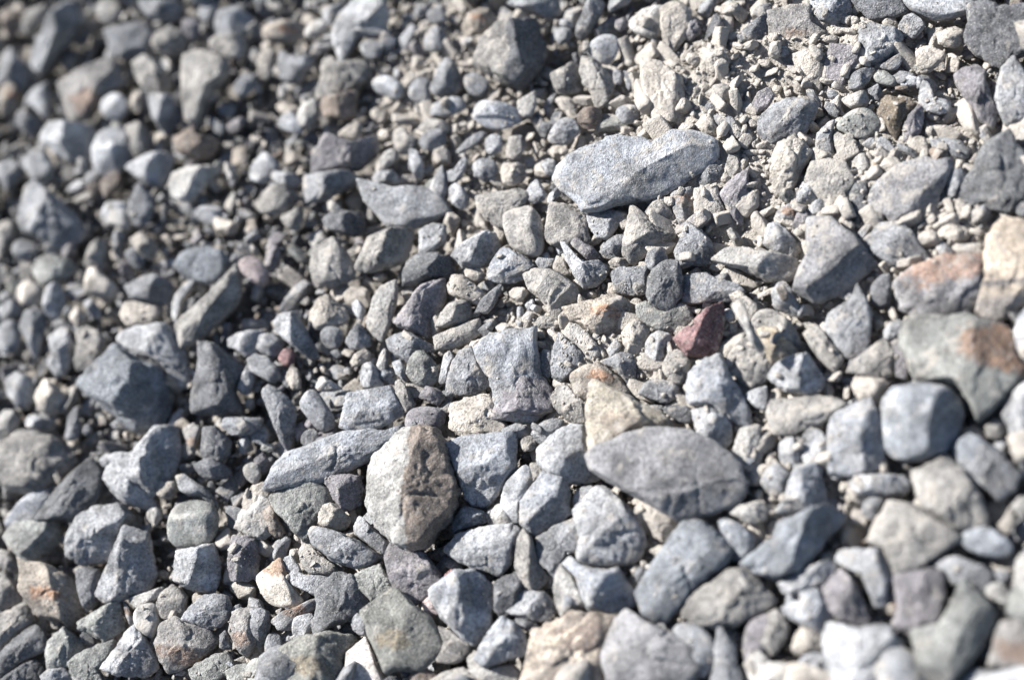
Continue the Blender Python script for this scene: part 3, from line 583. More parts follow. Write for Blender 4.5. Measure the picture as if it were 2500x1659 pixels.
110,22,.35/280,25,.35|u|.6|89,72 92,64 97,62 106,66 116,68 122,76 128,84 132,90 126,96 118,100 110,106 100,100 96,94 92,84|mauve-grey jagged stone|the mauve jagged stone below the split one
120,15,.3|v|.5|67,84 76,80 86,76 89,82 92,88 96,94 90,98 84,100 80,103 76,98 70,92|greenish-grey four-sided stone
140,12,.3|Y2|.6,.2|72,110 80,104 88,98 96,94 102,98 108,104 116,110 122,116 126,124 130,132 126,140 118,147 108,150 98,149 92,152 88,148 84,138 78,126 76,118|big flat olive-grey slab with a yellow stain|the yellow-stained slab
150,20,.35/25,42,.3|L|.75|122,96 126,90 134,84 140,81 150,81 160,84 165,90 164,104 164,116 160,126 154,131 148,131 140,126 132,118 126,110 122,102|big dark blue faceted stone with a lighter left face|the big faceted stone right of the yellow-stained slab
110,30,.3/270,30,.35|l|.65|132,64 136,56 146,52 158,50 170,49 178,54 179,66 176,76 172,82 168,86 158,82 148,80 140,74 134,70|blue-grey block with a hollow stained top|the hollow-topped block
a|B|.5|132,60 134,52 138,44 144,36 150,38 158,40 160,48 148,51 138,54|pale blue stone in the gap right of the split one
a|c|.4|162,42 166,36 172,34 178,40 180,46 174,50 166,50|small sandy lumpy stone
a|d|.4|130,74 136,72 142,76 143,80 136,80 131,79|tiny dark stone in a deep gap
a|d|.6|165,90 172,84 182,80 186,90 184,102 178,112 170,114 165,108|dark blue-black striped block
180,25,.35/345,25,.35|D|.65|40,98 44,92 50,86 56,82 66,84 72,90 78,98 80,104 72,110 64,116 56,118 50,122 40,126 38,118 42,108|dark blue block with a ridge and pale left edge|the dark ridged block at the bottom left of centre
110,18,.35|l|.45|22,84 26,80 34,84 44,84 54,84 54,92 48,96 40,98 32,94 24,90|pale blue-grey spurred stone
r|x2|.6|0,86 4,82 10,78 16,70 20,78 24,90 30,98 34,102 28,106 16,106 8,104 4,96|cream stone with a brown top|the cream stone with the brown top
180,20,.35|l|.5|17,78 20,72 25,70 29,76 32,82 26,84 20,82|little bright blue-grey angular chip
120,15,.35|w|.45|29,68 32,62 38,63 42,68 50,74 56,78 58,84 48,84 38,84 32,78|warm-grey dusty flat stone
150,20,.35/320,30,.35|x|.5|9,116 16,110 26,106 36,102 43,100 42,106 34,112 26,122 16,122|brown-cream stone with a pointed left end
r|l|.5|26,114 32,112 40,110 40,118 36,126 28,130 25,124|blue-grey small block beneath a ridged one
170,22,.35/10,45,.4|Y2|.65|18,140 22,132 30,127 38,126 46,124 56,124 66,126 71,130 66,134 62,142 62,154 60,164 50,174 36,174 24,166 22,154|yellow-ochre pale stone with a black right half|the ochre stone with a black right half
120,12,.35|c2|.45|63,138 70,132 76,128 80,136 84,146 88,154 90,162 80,170 70,170 62,164 62,150|bright white-pink dusty stone|the white-pink stone at the bottom
110,15,.3|w|.45|124,118 134,122 144,130 150,132 148,138 142,144 134,146 124,144 128,136 130,130|smooth grey stone partly under the yellow-stained slab
140,25,.35/310,30,.35|L|.75,.3|151,142 154,134 160,124 166,117 172,113 180,118 187,127 190,136 184,140 176,142 166,146 158,148|blue-white brick-shaped stone resting on a white one|the blue-white brick near the bottom
120,15,.35|c|.4|146,142 152,136 156,148 166,148 176,146 182,150 180,164 168,168 156,158 148,150|bright white dusty stone under a brick-shaped one
180,20,.35|P|.45|114,104 118,100 122,98 124,106 128,112 122,112 117,110|small pinkish speckled stone
f|x3|.4|130,84 135,80 139,80 138,84 134,88 131,90|tiny dark red chip
r|g|.5|6,132 9,125 14,123 18,128 19,138 18,146 12,144 6,138|small dark mottled upright stone
a|g|.55|-4,108 4,107 9,110 10,118 8,128 4,136 -4,136|dark blue stone with a bright white rim spot
r|v|.55|-8,148 -2,142 8,142 16,146 17,154 12,162 2,168 -8,164|dark greenish rounded stone on the bottom edge
a|k|.5|4,38 10,34 14,40 18,50 21,56 16,60 8,54|shaded reddish-brown stone
a|b|.4|-10,30 -2,22 6,20 12,28 8,38 2,46 -8,44|dusty pale lumpy stone
120,20,.35|w|.45|120,158 128,152 142,148 152,152 162,158 164,170 150,176 130,176|smooth brownish-grey stone on the bottom edge
a|k|.4|104,156 112,148 122,150 128,156 120,166 108,168|small brown mottled stone on the bottom edge
a|d|.45|86,158 92,154 100,155 102,164 94,172 86,168|dark stone on the bottom edge below a yellow-stained slab
180,30,.4|g|.45|65,116 70,110 76,114 78,126 72,126 67,122|small grey stone left of a yellow-stained slab
TILE 1250 0
110,12,.3/300,25,.4|L|.55,.14|30,124 33,115 42,107 50,103 60,100 66,96 74,94 82,96 90,95 98,99 104,96 110,91 116,91 124,91 133,93 140,98 141,104 140,111 134,117 124,123 115,129 107,134 95,138 82,140 72,142 62,145 50,146 44,137 36,132|large flat pale blue slab with white cracks|the largest pale blue slab
160,25,.4/30,40,.45|g|.6|50,6 54,-3 60,-3 64,2 62,10 58,18 54,24 48,28 44,24 45,18 48,12|long blue-grey block with a speckled face
a|g|.5|-4,2 8,-4 20,-4 31,-3 33,4 34,10 28,14 20,11 10,7 3,6|pale blue-grey stone cut by the top edge
a|b|.5|1,10 5,4 10,4 12,9 8,13 2,14|dusty beige knob
r|l|.4|50,32 56,29 62,24 68,24 74,27 74,34 70,42 66,45 58,42 53,38|flat pale blue-grey stone with ragged corners
180,30,.4|l|.5|29,22 33,19 40,20 42,24 39,29 33,31 29,27|small pale bluish stone
a|l|.4|33,14 37,13 43,16 42,20 36,19 32,17|small dusty light chip
180,25,.4/20,45,.5|w|.55|48,43 52,40 58,42 64,47 68,52 71,57 70,64 67,71 62,75 57,72 54,64 49,58 47,50|pale dusty tooth-shaped stone
180,30,.35/0,45,.35|w|.5|36,47 42,43 47,46 49,56 48,63 40,65 33,66 29,60 27,52 31,49|two-tone blocky stone with a blue shaded left
r|g|.6|71,78 76,73 83,72 88,75 88,82 84,85 78,86 73,83|round smooth grey pebble|the round smooth grey pebble above the largest slab
180,25,.35/350,40,.4|k|.55|45,80 50,75 57,74 62,77 62,86 57,89 51,90 46,86|stone with a pale rim and orange-brown face|the orange-brown faced stone
a|l|.5|24,97 28,89 32,83 38,81 44,83 48,90 44,95 38,100 28,100|pale blue-grey conical stone
a|g|.45|18,88 22,84 27,85 28,89 24,92 19,91|tiny grey pointed chip
180,20,.3/0,45,.45|b|.4|89,45 94,42 104,44 112,50 118,56 119,66 121,78 123,90 118,92 110,91 104,90 98,84 93,70 90,58|tall caked beige slab standing upright|the tall caked beige slab
160,25,.4|c|.5|81,14 90,7 99,4 106,4 104,16 103,26 97,27 88,24 82,20|bright cream crusted block
a|u|.5|124,12 128,14 131,20 130,24 124,28 119,31 120,24|rounded grey shoulder of a crusted stone
90,0,.5|b|.6|103,6 110,1 118,2 124,7 124,16 121,26 116,32 110,35 105,28 103,18|clod of caked fine gravel|the clod of caked fine gravel
a|b|.5|129,37 136,31 144,31 150,36 156,42 150,48 142,53 135,55 130,52 127,45|sparkling beige rounded stone|the sparkling beige stone
180,40,.45/330,30,.45|d|.6|138,14 142,9 145,13 149,19 152,24 146,24 138,26 133,29 135,21|dark pointed stone with a sharp tip
140,35,.4/320,35,.4|d|.6|159,22 166,16 172,12 179,8 180,20 178,31 170,34 164,35 158,32 156,26|dark slab leaning with streaked face|the dark streaked leaning slab
a|b|.5|142,7 148,2 155,1 160,5 165,10 163,15 158,16 154,12 147,11|flat dusty beige lump near the top
a|w|.5|134,65 140,59 147,58 152,61 153,70 149,72 140,70|small crumbly beige block
r|g|.5|133,74 136,71 141,72 142,77 137,79 133,77|small ribbed dark pebble
f|g|.4|140,80 146,79 154,82 158,88 163,94 165,98 158,100 152,96 146,90 141,85|grey-blue flaky stone with cracked surface
a|b|.4|126,86 131,80 137,79 142,87 146,96 142,98 134,93 126,92|pale beige flat stone touching the slab
180,25,.4|w|.45|146,122 149,108 152,103 155,107 158,113 158,118 152,124 147,126|pale grey pointed upright stone
a|g|.4|124,130 128,124 138,113 142,109 146,114 146,120 142,127 134,130 128,132|blue-grey stone tucked under the slab's right end
180,35,.35/0,45,.4|x|.5|109,134 113,132 120,130 125,129 126,136 125,148 122,157 116,156 112,146|split stone with a bright rust-red inner face|the rust-red faced stone
f|w|.35|126,134 131,130 140,128 143,133 145,140 147,144 146,152 142,158 134,157 127,154 126,145|flat brownish-grey stone with crumbly lower edge|the flat brownish-grey stone
170,20,.35/340,35,.4|u|.45|143,134 148,127 154,122 160,118 164,118 163,128 162,136 160,144 160,152 156,154 151,151 148,144|mauve-grey stone with fine white veins|the white-veined mauve stone
90,30,.4/200,30,.4|l|.55|52,150 56,147 62,145 70,145 75,149 74,155 71,160 66,166 58,164 53,157|blue-grey cap-shaped stone
a|w|.4|90,150 95,142 98,137 104,136 108,141 111,147 108,154 104,156 98,152|pale knobbly cream stone
f|w|.35|25,144 28,139 36,141 46,146 52,150 53,160 54,170 40,171 27,170 22,162|flat brownish-grey plate with a straight left edge
f|l|.4|8,137 12,128 17,123 21,129 24,134 22,139 16,141 10,139|small grey kite-shaped stone
a|l|.5|19,113 24,109 30,111 33,117 30,123 24,121|pale rough little stone
180,25,.4|w|.5|-2,94 4,94 9,98 10,102 6,108 1,111 -5,108|pale flat-topped grey stone
180,20,.4|c|.45|3,70 9,67 16,63 17,72 14,80 8,81 4,76|cream-white blocky chip
a|b|.45|-8,112 2,112 8,116 10,121 7,126 0,129 -8,126|dusty grey angular stone
180,30,.5|l|.3|24,140 26,134 33,128 34,134 28,141|thin bright sliver beside the slab's left tip
r|l|.4|70,49 73,47 76,51 76,58 72,59 70,54|narrow upright oval grey pebble
f|g|.3|78,50 83,50 83,57 81,63 79,60|narrow upright dark flake
a|l|.45|66,-2 76,-2 84,-2 80,3 73,6 68,9 66,5|pale grooved chip at the top edge
a|u|.45|72,14 78,12 81,16 80,20 75,22 71,19|small dark mauve-grey block
a|g|.5|166,8 170,4 180,2 180,8 172,13|small pale stone at the top by a dark slab
f|u|.4|166,72 170,64 178,60 182,66 178,74 170,78|smooth mauve-grey chip
TILE 1250 553
r|w|.5|-8,-10 2,-14 12,-15 18,-10 21,0 22,10 20,20 13,21 4,17 -2,12|smooth warm-grey rounded stone with a small shadow|the smooth warm-grey stone left of the grey plate
f|g|.4|-8,24 0,17 8,20 14,25 16,29 10,33 2,36 -6,38 -10,32|rough blue-grey flat stone with a rounded top
f|g|.35|16,24 18,21 24,22 31,22 28,27 25,30 19,29|small dark blue-grey bow-shaped chip
f|b|.35|28,28 31,20 36,22 38,28 41,34 36,34 30,31|small beige tapered stone
170,22,.35/20,40,.35|l|.7|33,10 36,10 40,16 46,22 52,24 60,23 66,26 67,29 64,36 58,41 52,42 47,40 42,33 37,22|white-edged hook-shaped stone with a rounded bottom|the white-edged hook-shaped stone
a|u|.45|38,9 44,7 50,11 56,14 61,20 65,26 60,25 53,24 46,18|rough mauve-brown hollow face beside a white edge
a|g|.4|60,17 66,10 72,6 78,5 77,12 77,20 70,24 64,22|grey rough stone behind a pyramid
168,22,.3/60,45,.35/300,48,.3|w|.8|79,2 81,-8 84,-15 90,-10 96,-4 104,2 110,4 113,7 108,11 100,14 93,20 86,26 80,24 76,19 77,10|pale pyramid-shaped stone with a dark upper right face|the pale pyramid-shaped stone
a|b|.45|66,24 72,21 78,22 84,25 78,28 68,28|sandy lumpy rim
180,25,.4/330,40,.4|g|.6,.1|92,24 94,18 98,15 104,14 107,20 108,25 106,30 98,32 94,29|small striped dark blue stone behind a round pebble
130,18,.3/320,30,.4|g|.5|112,18 116,10 119,2 122,-3 128,1 133,5 138,10 141,20 141,26 134,27 124,27 118,29 115,25|speckled blue-grey stone with a ragged rim|the speckled ragged-rimmed stone
170,22,.5/300,25,.45|D|1.0,.5|94,38 96,31 100,27 106,24 112,23 116,27 118,36 118,46 114,52 111,56 107,59 101,56 96,54 93,47|smooth dark blue-grey pebble perched on other stones|the perched dark pebble
100,20,.4/260,25,.4|g|.5|68,32 74,28 84,28 92,27 94,32 93,38 93,46 84,48 76,47 71,44 70,38|striped grey block with broken steps|the stepped striped block
a|w|.4|82,38 88,36 94,37 94,46 88,48 84,44|small broken grey step
110,12,.3/280,35,.4|g|.5|118,36 124,33 134,32 142,36 150,38 157,40 161,45 157,48 152,51 146,52 136,52 128,53 121,52 118,46|flat pointed blue-grey slab|the flat blue-grey slab right of the perched pebble
120,15,.35/300,25,.4|v|.45|85,54 93,51 100,58 110,58 116,52 122,54 125,62 123,66 118,70 112,73 102,72 94,68 87,62|flat grey-green stone under the perched pebble
140,20,.35/350,45,.35|p|.6|114,80 116,74 122,69 129,62 136,56 141,54 146,55 147,62 146,72 144,82 140,88 132,91 124,90 118,85|wine-red triangular stone with a dusty pink face|the wine-red stone
160,18,.4/320,30,.4|c|.55|142,20 148,16 154,15 164,15 172,17 182,18 196,22 200,32 196,38 186,38 176,38 168,34 160,30 150,27 144,25|long white-topped stone caked with dust below|the long white-topped stone
130,22,.35/330,35,.4|w|.6|8,36 10,31 16,29 26,30 34,33 40,38 45,43 47,48 44,52 37,56 36,60 32,66 26,63 24,56 18,49 11,44|grey oblong stone leaning to the right with a torn right edge|the torn-edged oblong stone
110,18,.3/300,40,.35|o|.7|35,58 41,54 50,52 60,50 67,46 74,48 80,51 84,56 86,61 82,66 76,72 70,75 60,75 54,72 46,67 40,65|hexagonal grey block with rusty spots on its top|the rust-spotted hexagonal block
a|w|.45|15,68 18,63 24,61 30,64 32,70 28,71 20,71|pale cream-topped stone with a black underside
130,20,.4|g|.4|28,86 30,78 34,74 40,79 48,86 52,92 48,97 40,103 34,108 28,104 27,96|dark smooth shadowed stone beside a mushroom-shaped one
130,20,.35|c|.4|34,74 40,66 46,68 54,74 60,82 62,90 56,93 52,92 48,86 42,80|pale dust-covered slanting stone
r|g|.45|19,88 22,85 28,86 28,96 27,104 22,104 18,96|dark shaded stone in a hollow
120,20,.4/300,20,.4|o|.55|41,106 42,101 50,96 57,94 63,95 70,100 76,106 80,112 76,118 64,122 54,122 44,117|rounded olive-brown stone behind a brown-spotted wedge|the rounded olive-brown stone
180,25,.4/330,30,.4|g|.5|61,94 68,90 76,87 83,87 86,94 85,108 82,112 76,104 70,98|pale-faced cracked grey block
180,30,.4/0,40,.35|b|.55|77,80 76,74 80,68 86,64 92,68 96,72 93,78 92,84 86,87 80,85|crumbly dust-caked stone
180,30,.4/340,40,.4|l|.65|92,80 96,74 102,72 108,74 110,78 106,84 104,92 102,96 96,94 92,88|dusty upright tooth-like stone
a|w|.4|103,98 108,88 114,84 120,88 124,94 121,104 116,110 110,108|pale block with dust-caked shoulder
100,25,.4/260,30,.4|g|.55|89,113 92,108 98,105 106,106 112,107 116,112 112,119 106,123 98,120 90,117|small dark striped boulder-shaped stone
150,18,.35/330,25,.35|L|.55|122,122 120,112 122,104 126,98 134,92 144,88 148,94 152,104 158,114 163,122 165,130 166,138 158,138 148,132 138,126 128,124|tall pale blue slab with white scratches|the tall scratched pale slab
160,20,.35/330,25,.4|w|.5|148,94 152,84 158,79 164,77 170,80 178,84 184,92 186,100 180,104 172,109 165,112 156,106 150,102|flat warm-grey stone with chipped edge|the chipped flat stone right of the scratched slab
180,20,.4/0,40,.4|c|.9,3.2|151,54 157,49 162,55 166,68 172,78 176,84 172,88 166,82 160,70|long thin cream rod-shaped stone|the cream rod-shaped stone
r|w|.5|166,64 170,59 176,57 182,58 188,62 190,68 184,70 172,71 167,69|smooth mottled dark pebble beside a cream rod-like stone
140,22,.4/330,30,.4|y|.6,.1|168,72 174,69 184,70 190,76 196,84 194,88 186,92 180,96 174,92 170,84|dusty yellowish-tan angular stone|the yellowish-tan stone
150,20,.28/55,45,.33/315,35,.4|Y|.75,.4|52,122 54,112 55,107 60,107 66,110 74,114 84,119 94,124 104,128 111,134 112,137 106,140 96,144 86,147 76,152 64,156 58,157 53,148 52,136|big yellowish-grey wedge with faint brown spots|the brown-spotted wedge
140,25,.4/330,40,.4|l|.6|124,128 130,126 140,124 148,128 152,138 152,148 148,154 138,152 128,144 126,136|pale mauve-white cube-like stone
150,18,.35/340,35,.4|c|.6|155,148 158,140 166,138 172,140 173,150 173,162 168,170 158,168 152,158|bright white-grey block|the bright white-grey block
160,20,.4|w|.4|27,118 32,110 38,109 44,116 52,122 52,136 46,137 38,134 32,128 28,124|pale flaky stone left of a brown-spotted wedge
180,20,.35/30,35,.35|u|.55|-16,134 -12,124 -8,110 0,106 10,100 22,104 27,112 28,120 29,127 20,130 8,132 -4,134|rough dark brownish ridged stone under the mushroom-shaped one|the rough brownish ridged stone
135,25,.35/320,30,.4|l|.65|18,156 22,150 30,142 40,137 50,138 53,148 56,158 60,168 56,176 40,178 26,172 18,164|large pale blue-grey rounded block|the large pale rounded block
a|l|.4|12,142 20,136 28,132 36,134 34,140 26,146 20,152 15,148|pale stone with a tiny orange mark
a|w|.5|5,150 8,146 14,144 17,148 16,154 8,156|small dark-sided pebble
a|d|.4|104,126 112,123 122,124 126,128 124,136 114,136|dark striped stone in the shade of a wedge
180,20,.4|l|.4|160,116 168,112 176,110 178,118 175,128 168,124|blue-grey cracked stone in half shade
180,25,.35|w|.45|166,64 160,54 156,49 162,48 168,52 173,57 170,60|rough grey stone behind a cream rod
TILE 1250 1106
105,10,.25/290,30,.32|U|.6,.25|52,2 58,-4 68,-8 80,-13 94,-17 110,-17 124,-15 140,-8 152,2 157,8 158,14 163,20 163,26 159,34 150,38 140,42 126,45 114,46 104,40 92,33 78,26 66,18 56,12|huge smooth grey-violet oval slab|the huge oval slab
110,20,.35|b|.5|84,30 92,33 104,40 114,46 116,49 112,56 105,61 98,58 94,48 88,40|dusty beige stone beneath the huge oval slab
140,20,.35/320,25,.35|l|.65|42,40 46,34 54,26 59,22 66,25 74,30 80,36 86,44 90,52 93,60 91,68 88,75 82,78 74,77 62,77 54,77 47,74 45,68 48,58 44,48|large rounded pale grey stone with a wrinkled middle|the wrinkled-middle rounded stone
160,25,.35/300,42,.35|L|.7|6,36 10,28 17,19 24,13 32,15 38,18 40,26 40,36 38,44 30,50 22,56 17,58 10,52 6,46|bright blue-white block with a shaded lower face|the bright blue-white block
r|l|.5|-6,22 2,14 8,8 12,6 14,12 12,22 8,30 5,36 6,48 0,48 -8,42|dusty pale rounded stone
a|w|.45|12,6 18,6 24,12 18,18 13,22|small brown-grey shaded stone
110,18,.3|g|.55|16,60 20,56 30,50 40,45 44,46 48,58 46,64 44,70 38,68 36,74 33,81 26,82 20,76 17,68|cracked two-part blue-grey stone
180,30,.4/340,35,.4|w|.6|2,78 4,60 8,52 14,58 17,68 20,76 24,83 25,88 19,95 10,96 6,90|upright shaded stone with a dusty tan lower end
150,22,.35/330,30,.35|L|.65|34,76 40,70 46,76 56,79 66,80 74,78 78,86 84,94 87,106 80,109 72,114 64,110 54,108 50,102 46,92 42,84|sharp-edged bright blue-grey chunk|the sharp-edged bright chunk
180,20,.4|c|.6|28,92 30,82 34,76 42,84 46,92 50,102 47,107 40,110 34,114 30,104|pale cream curved stone
160,20,.35/300,22,.35|B|.8,.15|84,96 90,86 98,74 106,62 114,50 118,46 132,46 140,50 146,58 152,64 152,70 148,78 138,84 130,90 120,102 112,112 106,119 98,116 90,112 88,104|big smooth tilted block of grey-blue stone|the big tilted smooth block
r|B|.55|142,48 148,45 156,48 164,54 169,60 168,68 162,74 154,76 150,72 152,66 148,60|dark smooth stone in shadow of a tilted block
140,20,.3/320,25,.35|w|.6|116,112 122,100 132,92 142,84 150,80 160,80 168,86 178,96 180,106 168,112 154,119 140,121 128,118|large dusty mauve-grey stone
130,22,.35/330,15,.3|U|.7|64,146 66,130 70,120 76,114 86,112 92,116 100,120 108,124 118,130 130,133 136,138 132,150 124,158 118,170 104,176 84,176 70,168|large grey-violet boulder-like stone at the bottom edge|the grey-violet stone at the bottom edge
r|g|.55|108,124 116,118 126,118 136,124 142,134 142,144 132,158 128,150 136,140 130,133 118,130|curved dark stone behind a grey-violet one
120,20,.35/300,20,.35|O|.7|8,146 12,130 18,120 28,116 36,112 46,110 58,110 66,111 72,114 70,122 66,134 64,146 64,160 56,172 36,176 16,170 6,160|large cream-and-brown streaked lumpy stone|the streaked cream-and-brown lump
150,25,.35/340,25,.35|l|.6|0,102 6,96 12,95 22,96 28,102 30,110 28,116 24,118 16,116 8,114 0,112 -6,108|pale-lower blue-grey stone with a dark top
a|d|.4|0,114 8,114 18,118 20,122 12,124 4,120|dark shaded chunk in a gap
r|w|.5|-8,122 0,118 6,126 9,134 8,139 0,142 -8,140|rounded dark brownish-grey pebble beside a streaked lump
180,18,.35/0,30,.35|g|.6|140,134 142,124 146,121 150,126 155,134 156,144 160,156 158,168 144,174 136,162 140,148|upright bluish bar-shaped stone
a|c|.4|148,40 154,36 164,34 174,32 177,38 176,46 166,50 158,46|flaky cream-grey stone under the huge oval slab
180,25,.4/340,25,.4|c|.65|160,146 164,140 170,136 178,142 182,150 178,164 168,164|white faceted stone near the bottom|
r|l|.5|42,30 46,24 54,22 58,24 50,32 43,38|small blue shaded stone with cream top
180,20,.4|u|.65|159,136 161,124 165,116 174,112 186,108 186,114 176,120 166,128 163,138 162,146|thin curved mauve rim of a sunken stone
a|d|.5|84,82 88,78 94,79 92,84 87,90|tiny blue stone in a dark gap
a|g|.5|-8,50 0,48 6,52 8,56 4,64 0,72 -8,70|dark block with flat side
a|B|.5|158,4 164,-4 172,0 168,8 164,16 159,14|dark smooth stone beside the huge oval slab
TILE 1875 0
100,22,.4/255,25,.4|r|.55|0,11 6,6 16,4 26,3 30,8 31,14 36,20 41,23 36,27 29,30 23,34 17,35 10,31 4,25 0,20|broad warm-grey stone with a rusty orange lower face|the broad stone with the rusty lower face
160,25,.4/320,30,.4|L|.55|29,0 32,-4 52,-4 57,1 58,7 54,12 48,17 42,18 35,15 31,10|pale blue-grey blocky stone at the top
240,20,.4|d|.5|57,-2 66,-4 84,-4 92,-1 96,6 98,9 88,12 80,14 71,14 65,8 60,3|dark cracked stone cut by the top edge
r|l|.45|91,-2 100,-5 140,-5 142,3 138,9 128,12 116,14 108,11 98,6|wide smooth pale blue stone along the top edge|the wide smooth pale stone on the top edge
230,30,.35/45,12,.35|d|.5|138,8 142,2 150,1 160,4 170,3 182,4 182,32 172,40 165,43 160,47 152,43 143,38 138,31 136,24 139,15|big dark slate stone with a paler lower left face|the big dark slate in the top right corner
60,25,.35/240,30,.4|l|.5|90,18 94,11 100,9 106,13 109,17 106,22 101,27 96,27 92,22|small pale blue four-sided stone
f|u|.35|38,53 40,42 43,30 50,31 58,31 66,34 64,39 65,44 60,48 56,52 53,57 46,57 41,55|squarish mauve-brown stone with a bright left edge|the squarish mauve-brown stone
180,20,.35|b|.4|15,38 24,36 33,33 37,29 38,36 38,50 37,64 31,60 27,55 20,48|tall dusty beige stone with a thin raised right edge
a|l|.5|62,30 63,18 70,15 80,18 88,19 92,23 93,28 91,33 84,40 77,45 70,46 66,43 65,36|large blue-grey stone with a dusty beige left shoulder|the dusty-shouldered blue-grey stone
r|g|.4|77,46 83,42 88,39 92,36 93,42 90,47 86,49 80,48|smooth dark grey disc half buried under another stone
a|b|.4|117,23 124,20 131,17 135,21 135,30 131,33 124,33 118,30|pale grey flat stone set in dirt
f|b|.4|102,36 108,32 116,33 124,38 119,44 112,50 106,51 103,45|dusty beige slanted slab
180,20,.35/340,30,.4|u|.5|128,52 136,48 145,45 152,49 150,54 153,62 156,70 160,79 158,86 152,88 146,84 142,76 136,68 130,60|long smooth mauve-blue stone|the long smooth mauve-blue stone
f|l|.45|161,48 166,43 170,41 175,46 180,54 182,60 182,80 176,84 168,86 163,82 160,77 156,68|large smooth pale grey pebble at the right edge|the smooth pale pebble at the right edge
180,30,.4/0,35,.4|g|.5|56,54 60,50 66,47 72,47 73,50 70,57 65,62 60,63 56,62|small cracked blue-grey stone
r|v|.45|73,53 77,49 82,49 87,54 91,58 87,60 80,59 75,57|dark oval greenish pebble
180,35,.4|c|.5|50,69 56,66 62,64 67,63 70,69 69,74 62,76 57,75|bright white pointed stone|the bright white pointed stone
r|g|.5|41,63 45,62 49,64 48,69 43,69 41,66|small round dark grey pebble
r|v|.45|48,86 52,80 60,76 70,75 74,79 78,84 79,88 75,91 68,95 60,96 54,92 49,90|oval grey stone with a pitted ring in its surface|the oval pitted stone
140,30,.45/330,30,.4|n|.5|76,77 80,67 86,66 96,68 102,71 100,76 95,82 92,90 89,97 84,91 80,83 77,80|dark golden-brown triangular stone|the golden-brown triangular stone
180,25,.4/0,45,.4|u|.5|93,89 97,80 103,74 107,74 108,80 107,88 105,93 97,97 93,96|mauve-blue chisel-shaped stone
180,25,.4|l|.5|104,63 107,56 111,57 114,63 116,70 121,73 127,70 127,77 118,79 110,77 104,71|pale blue-grey blocky stone caked with dirt
160,20,.4|w|.5|45,94 48,91 54,94 62,98 60,103 55,106 50,110 48,106 46,100|small grey stone with a dark brown top
f|l|.4|34,92 42,84 47,82 45,90 45,100 46,107 40,110 34,107 33,100|pale blue-grey angular flake
180,35,.4|c|.5|58,112 62,107 67,106 69,110 71,117 67,119 62,120 58,117|small bright angular stone with a shaded right side
180,30,.4|n|.4|71,118 74,111 77,114 79,121 77,126 73,124|small brown upright splinter
f|l|.35|74,96 80,95 85,98 89,104 92,108 88,109 80,105 75,103|mauve-grey flat wedge
r|b|.4|96,98 104,94 110,96 112,104 108,108 102,104 97,101|pale beige smooth stone
f|g|.35|112,97 120,95 128,96 134,98 140,104 138,110 130,110 124,105 114,102|smooth dark blue-grey sunken stone
180,40,.4|k|.5|111,104 115,101 118,103 126,107 126,110 120,110 117,113 113,114 111,109|small stone with a reddish-brown left end
110,12,.3/320,35,.45|U|.5|70,138 72,130 80,122 90,114 98,112 108,109 116,112 126,110 128,113 125,122 121,130 117,138 113,146 110,153 104,150 94,151 88,155 82,150 76,148 71,144|large flat mauve-grey slab on the right|the large flat mauve-grey slab
200,22,.35/20,22,.35|D|.5|152,98 160,94 166,90 170,94 176,105 184,112 184,130 176,140 168,147 160,146 148,141 138,145 130,140 131,132 138,122 144,110 148,102|big dark shadowed slate at the right|the big dark slate at the right edge
100,20,.35/250,25,.4|w|.55|25,124 28,115 32,111 42,110 50,111 56,116 60,123 61,130 57,138 56,148 53,152 46,146 38,140 30,132|large dome-topped stone with dusty flanks|the dome-topped dusty stone
f|D|.4|56,146 56,134 60,127 66,125 69,127 70,133 67,137 70,142 70,147 66,152 63,158 57,157|dark speckled slate flake with a notched edge
a|l|.5|20,134 24,126 31,124 35,126 38,131 35,138 30,142 25,143 20,141|pale blue-grey rough stone
180,30,.4/0,30,.4|l|.5|26,146 31,140 36,137 42,141 44,146 38,149 31,149|small pale blue ridge-topped stone
a|b|.6|6,100 14,96 22,97 28,102 30,108 27,114 22,122 18,130 12,137 4,134 0,124 2,112|tall dirt-caked boulder-like lump|the tall dirt-caked lump
140,35,.4/310,30,.4|g|.6|-8,84 0,74 8,70 18,68 28,70 34,74 32,82 26,92 14,98 2,100 -6,94|striped dark ridge stone with dirt below|the striped dark ridge stone
a|g|.5|26,62 30,60 34,66 37,71 36,75 32,72 27,66|small mauve-grey angled chip
a|x|.5|4,150 8,144 14,141 18,142 19,149 17,155 10,155|bright rust-orange broken stone|the bright rust-orange stone
a|u|.45|17,156 20,147 25,145 30,150 33,157 28,161 18,160|dark mauve-grey wedge
180,25,.4/10,40,.4|l|.5|124,124 129,117 134,117 138,121 134,130 130,137 125,139 124,132|narrow pale stone between two dark slabs
180,30,.4|l|.4|2,34 8,31 14,33 16,37 12,40 5,40|small pale mauve stone
r|l|.4|64,100 69,96 74,95 75,103 70,103|small pale stone with dusty top
f|g|.4|40,70 46,72 50,78 48,82 42,79 39,74|small slate wedge
a|g|.4|69,62 76,58 79,64 77,70 72,70|sparkling slate fragment
a|k|.35|88,60 96,59 100,62 94,63 88,62|thin layered brown flake
f|l|.4|91,56 98,52 106,54 106,60 100,60 93,60|flat pale bluish flake
a|g|.4|89,98 94,100 100,103 106,108 104,111 96,107 90,103|thin dark blue wedge
a|g|.4|170,143 174,136 182,132 184,148 178,150 170,148|smooth grey stone at the right edge under a dark slate
TILE 1875 553
115,14,.28/310,40,.35|U|.6|18,42 21,30 26,20 27,8 27,0 34,-6 44,-6 52,1 60,6 66,14 72,20 77,25 70,32 62,39 52,46 42,50 33,53 24,48|large dark mauve-grey shield-shaped stone|the shield-shaped mauve-grey stone
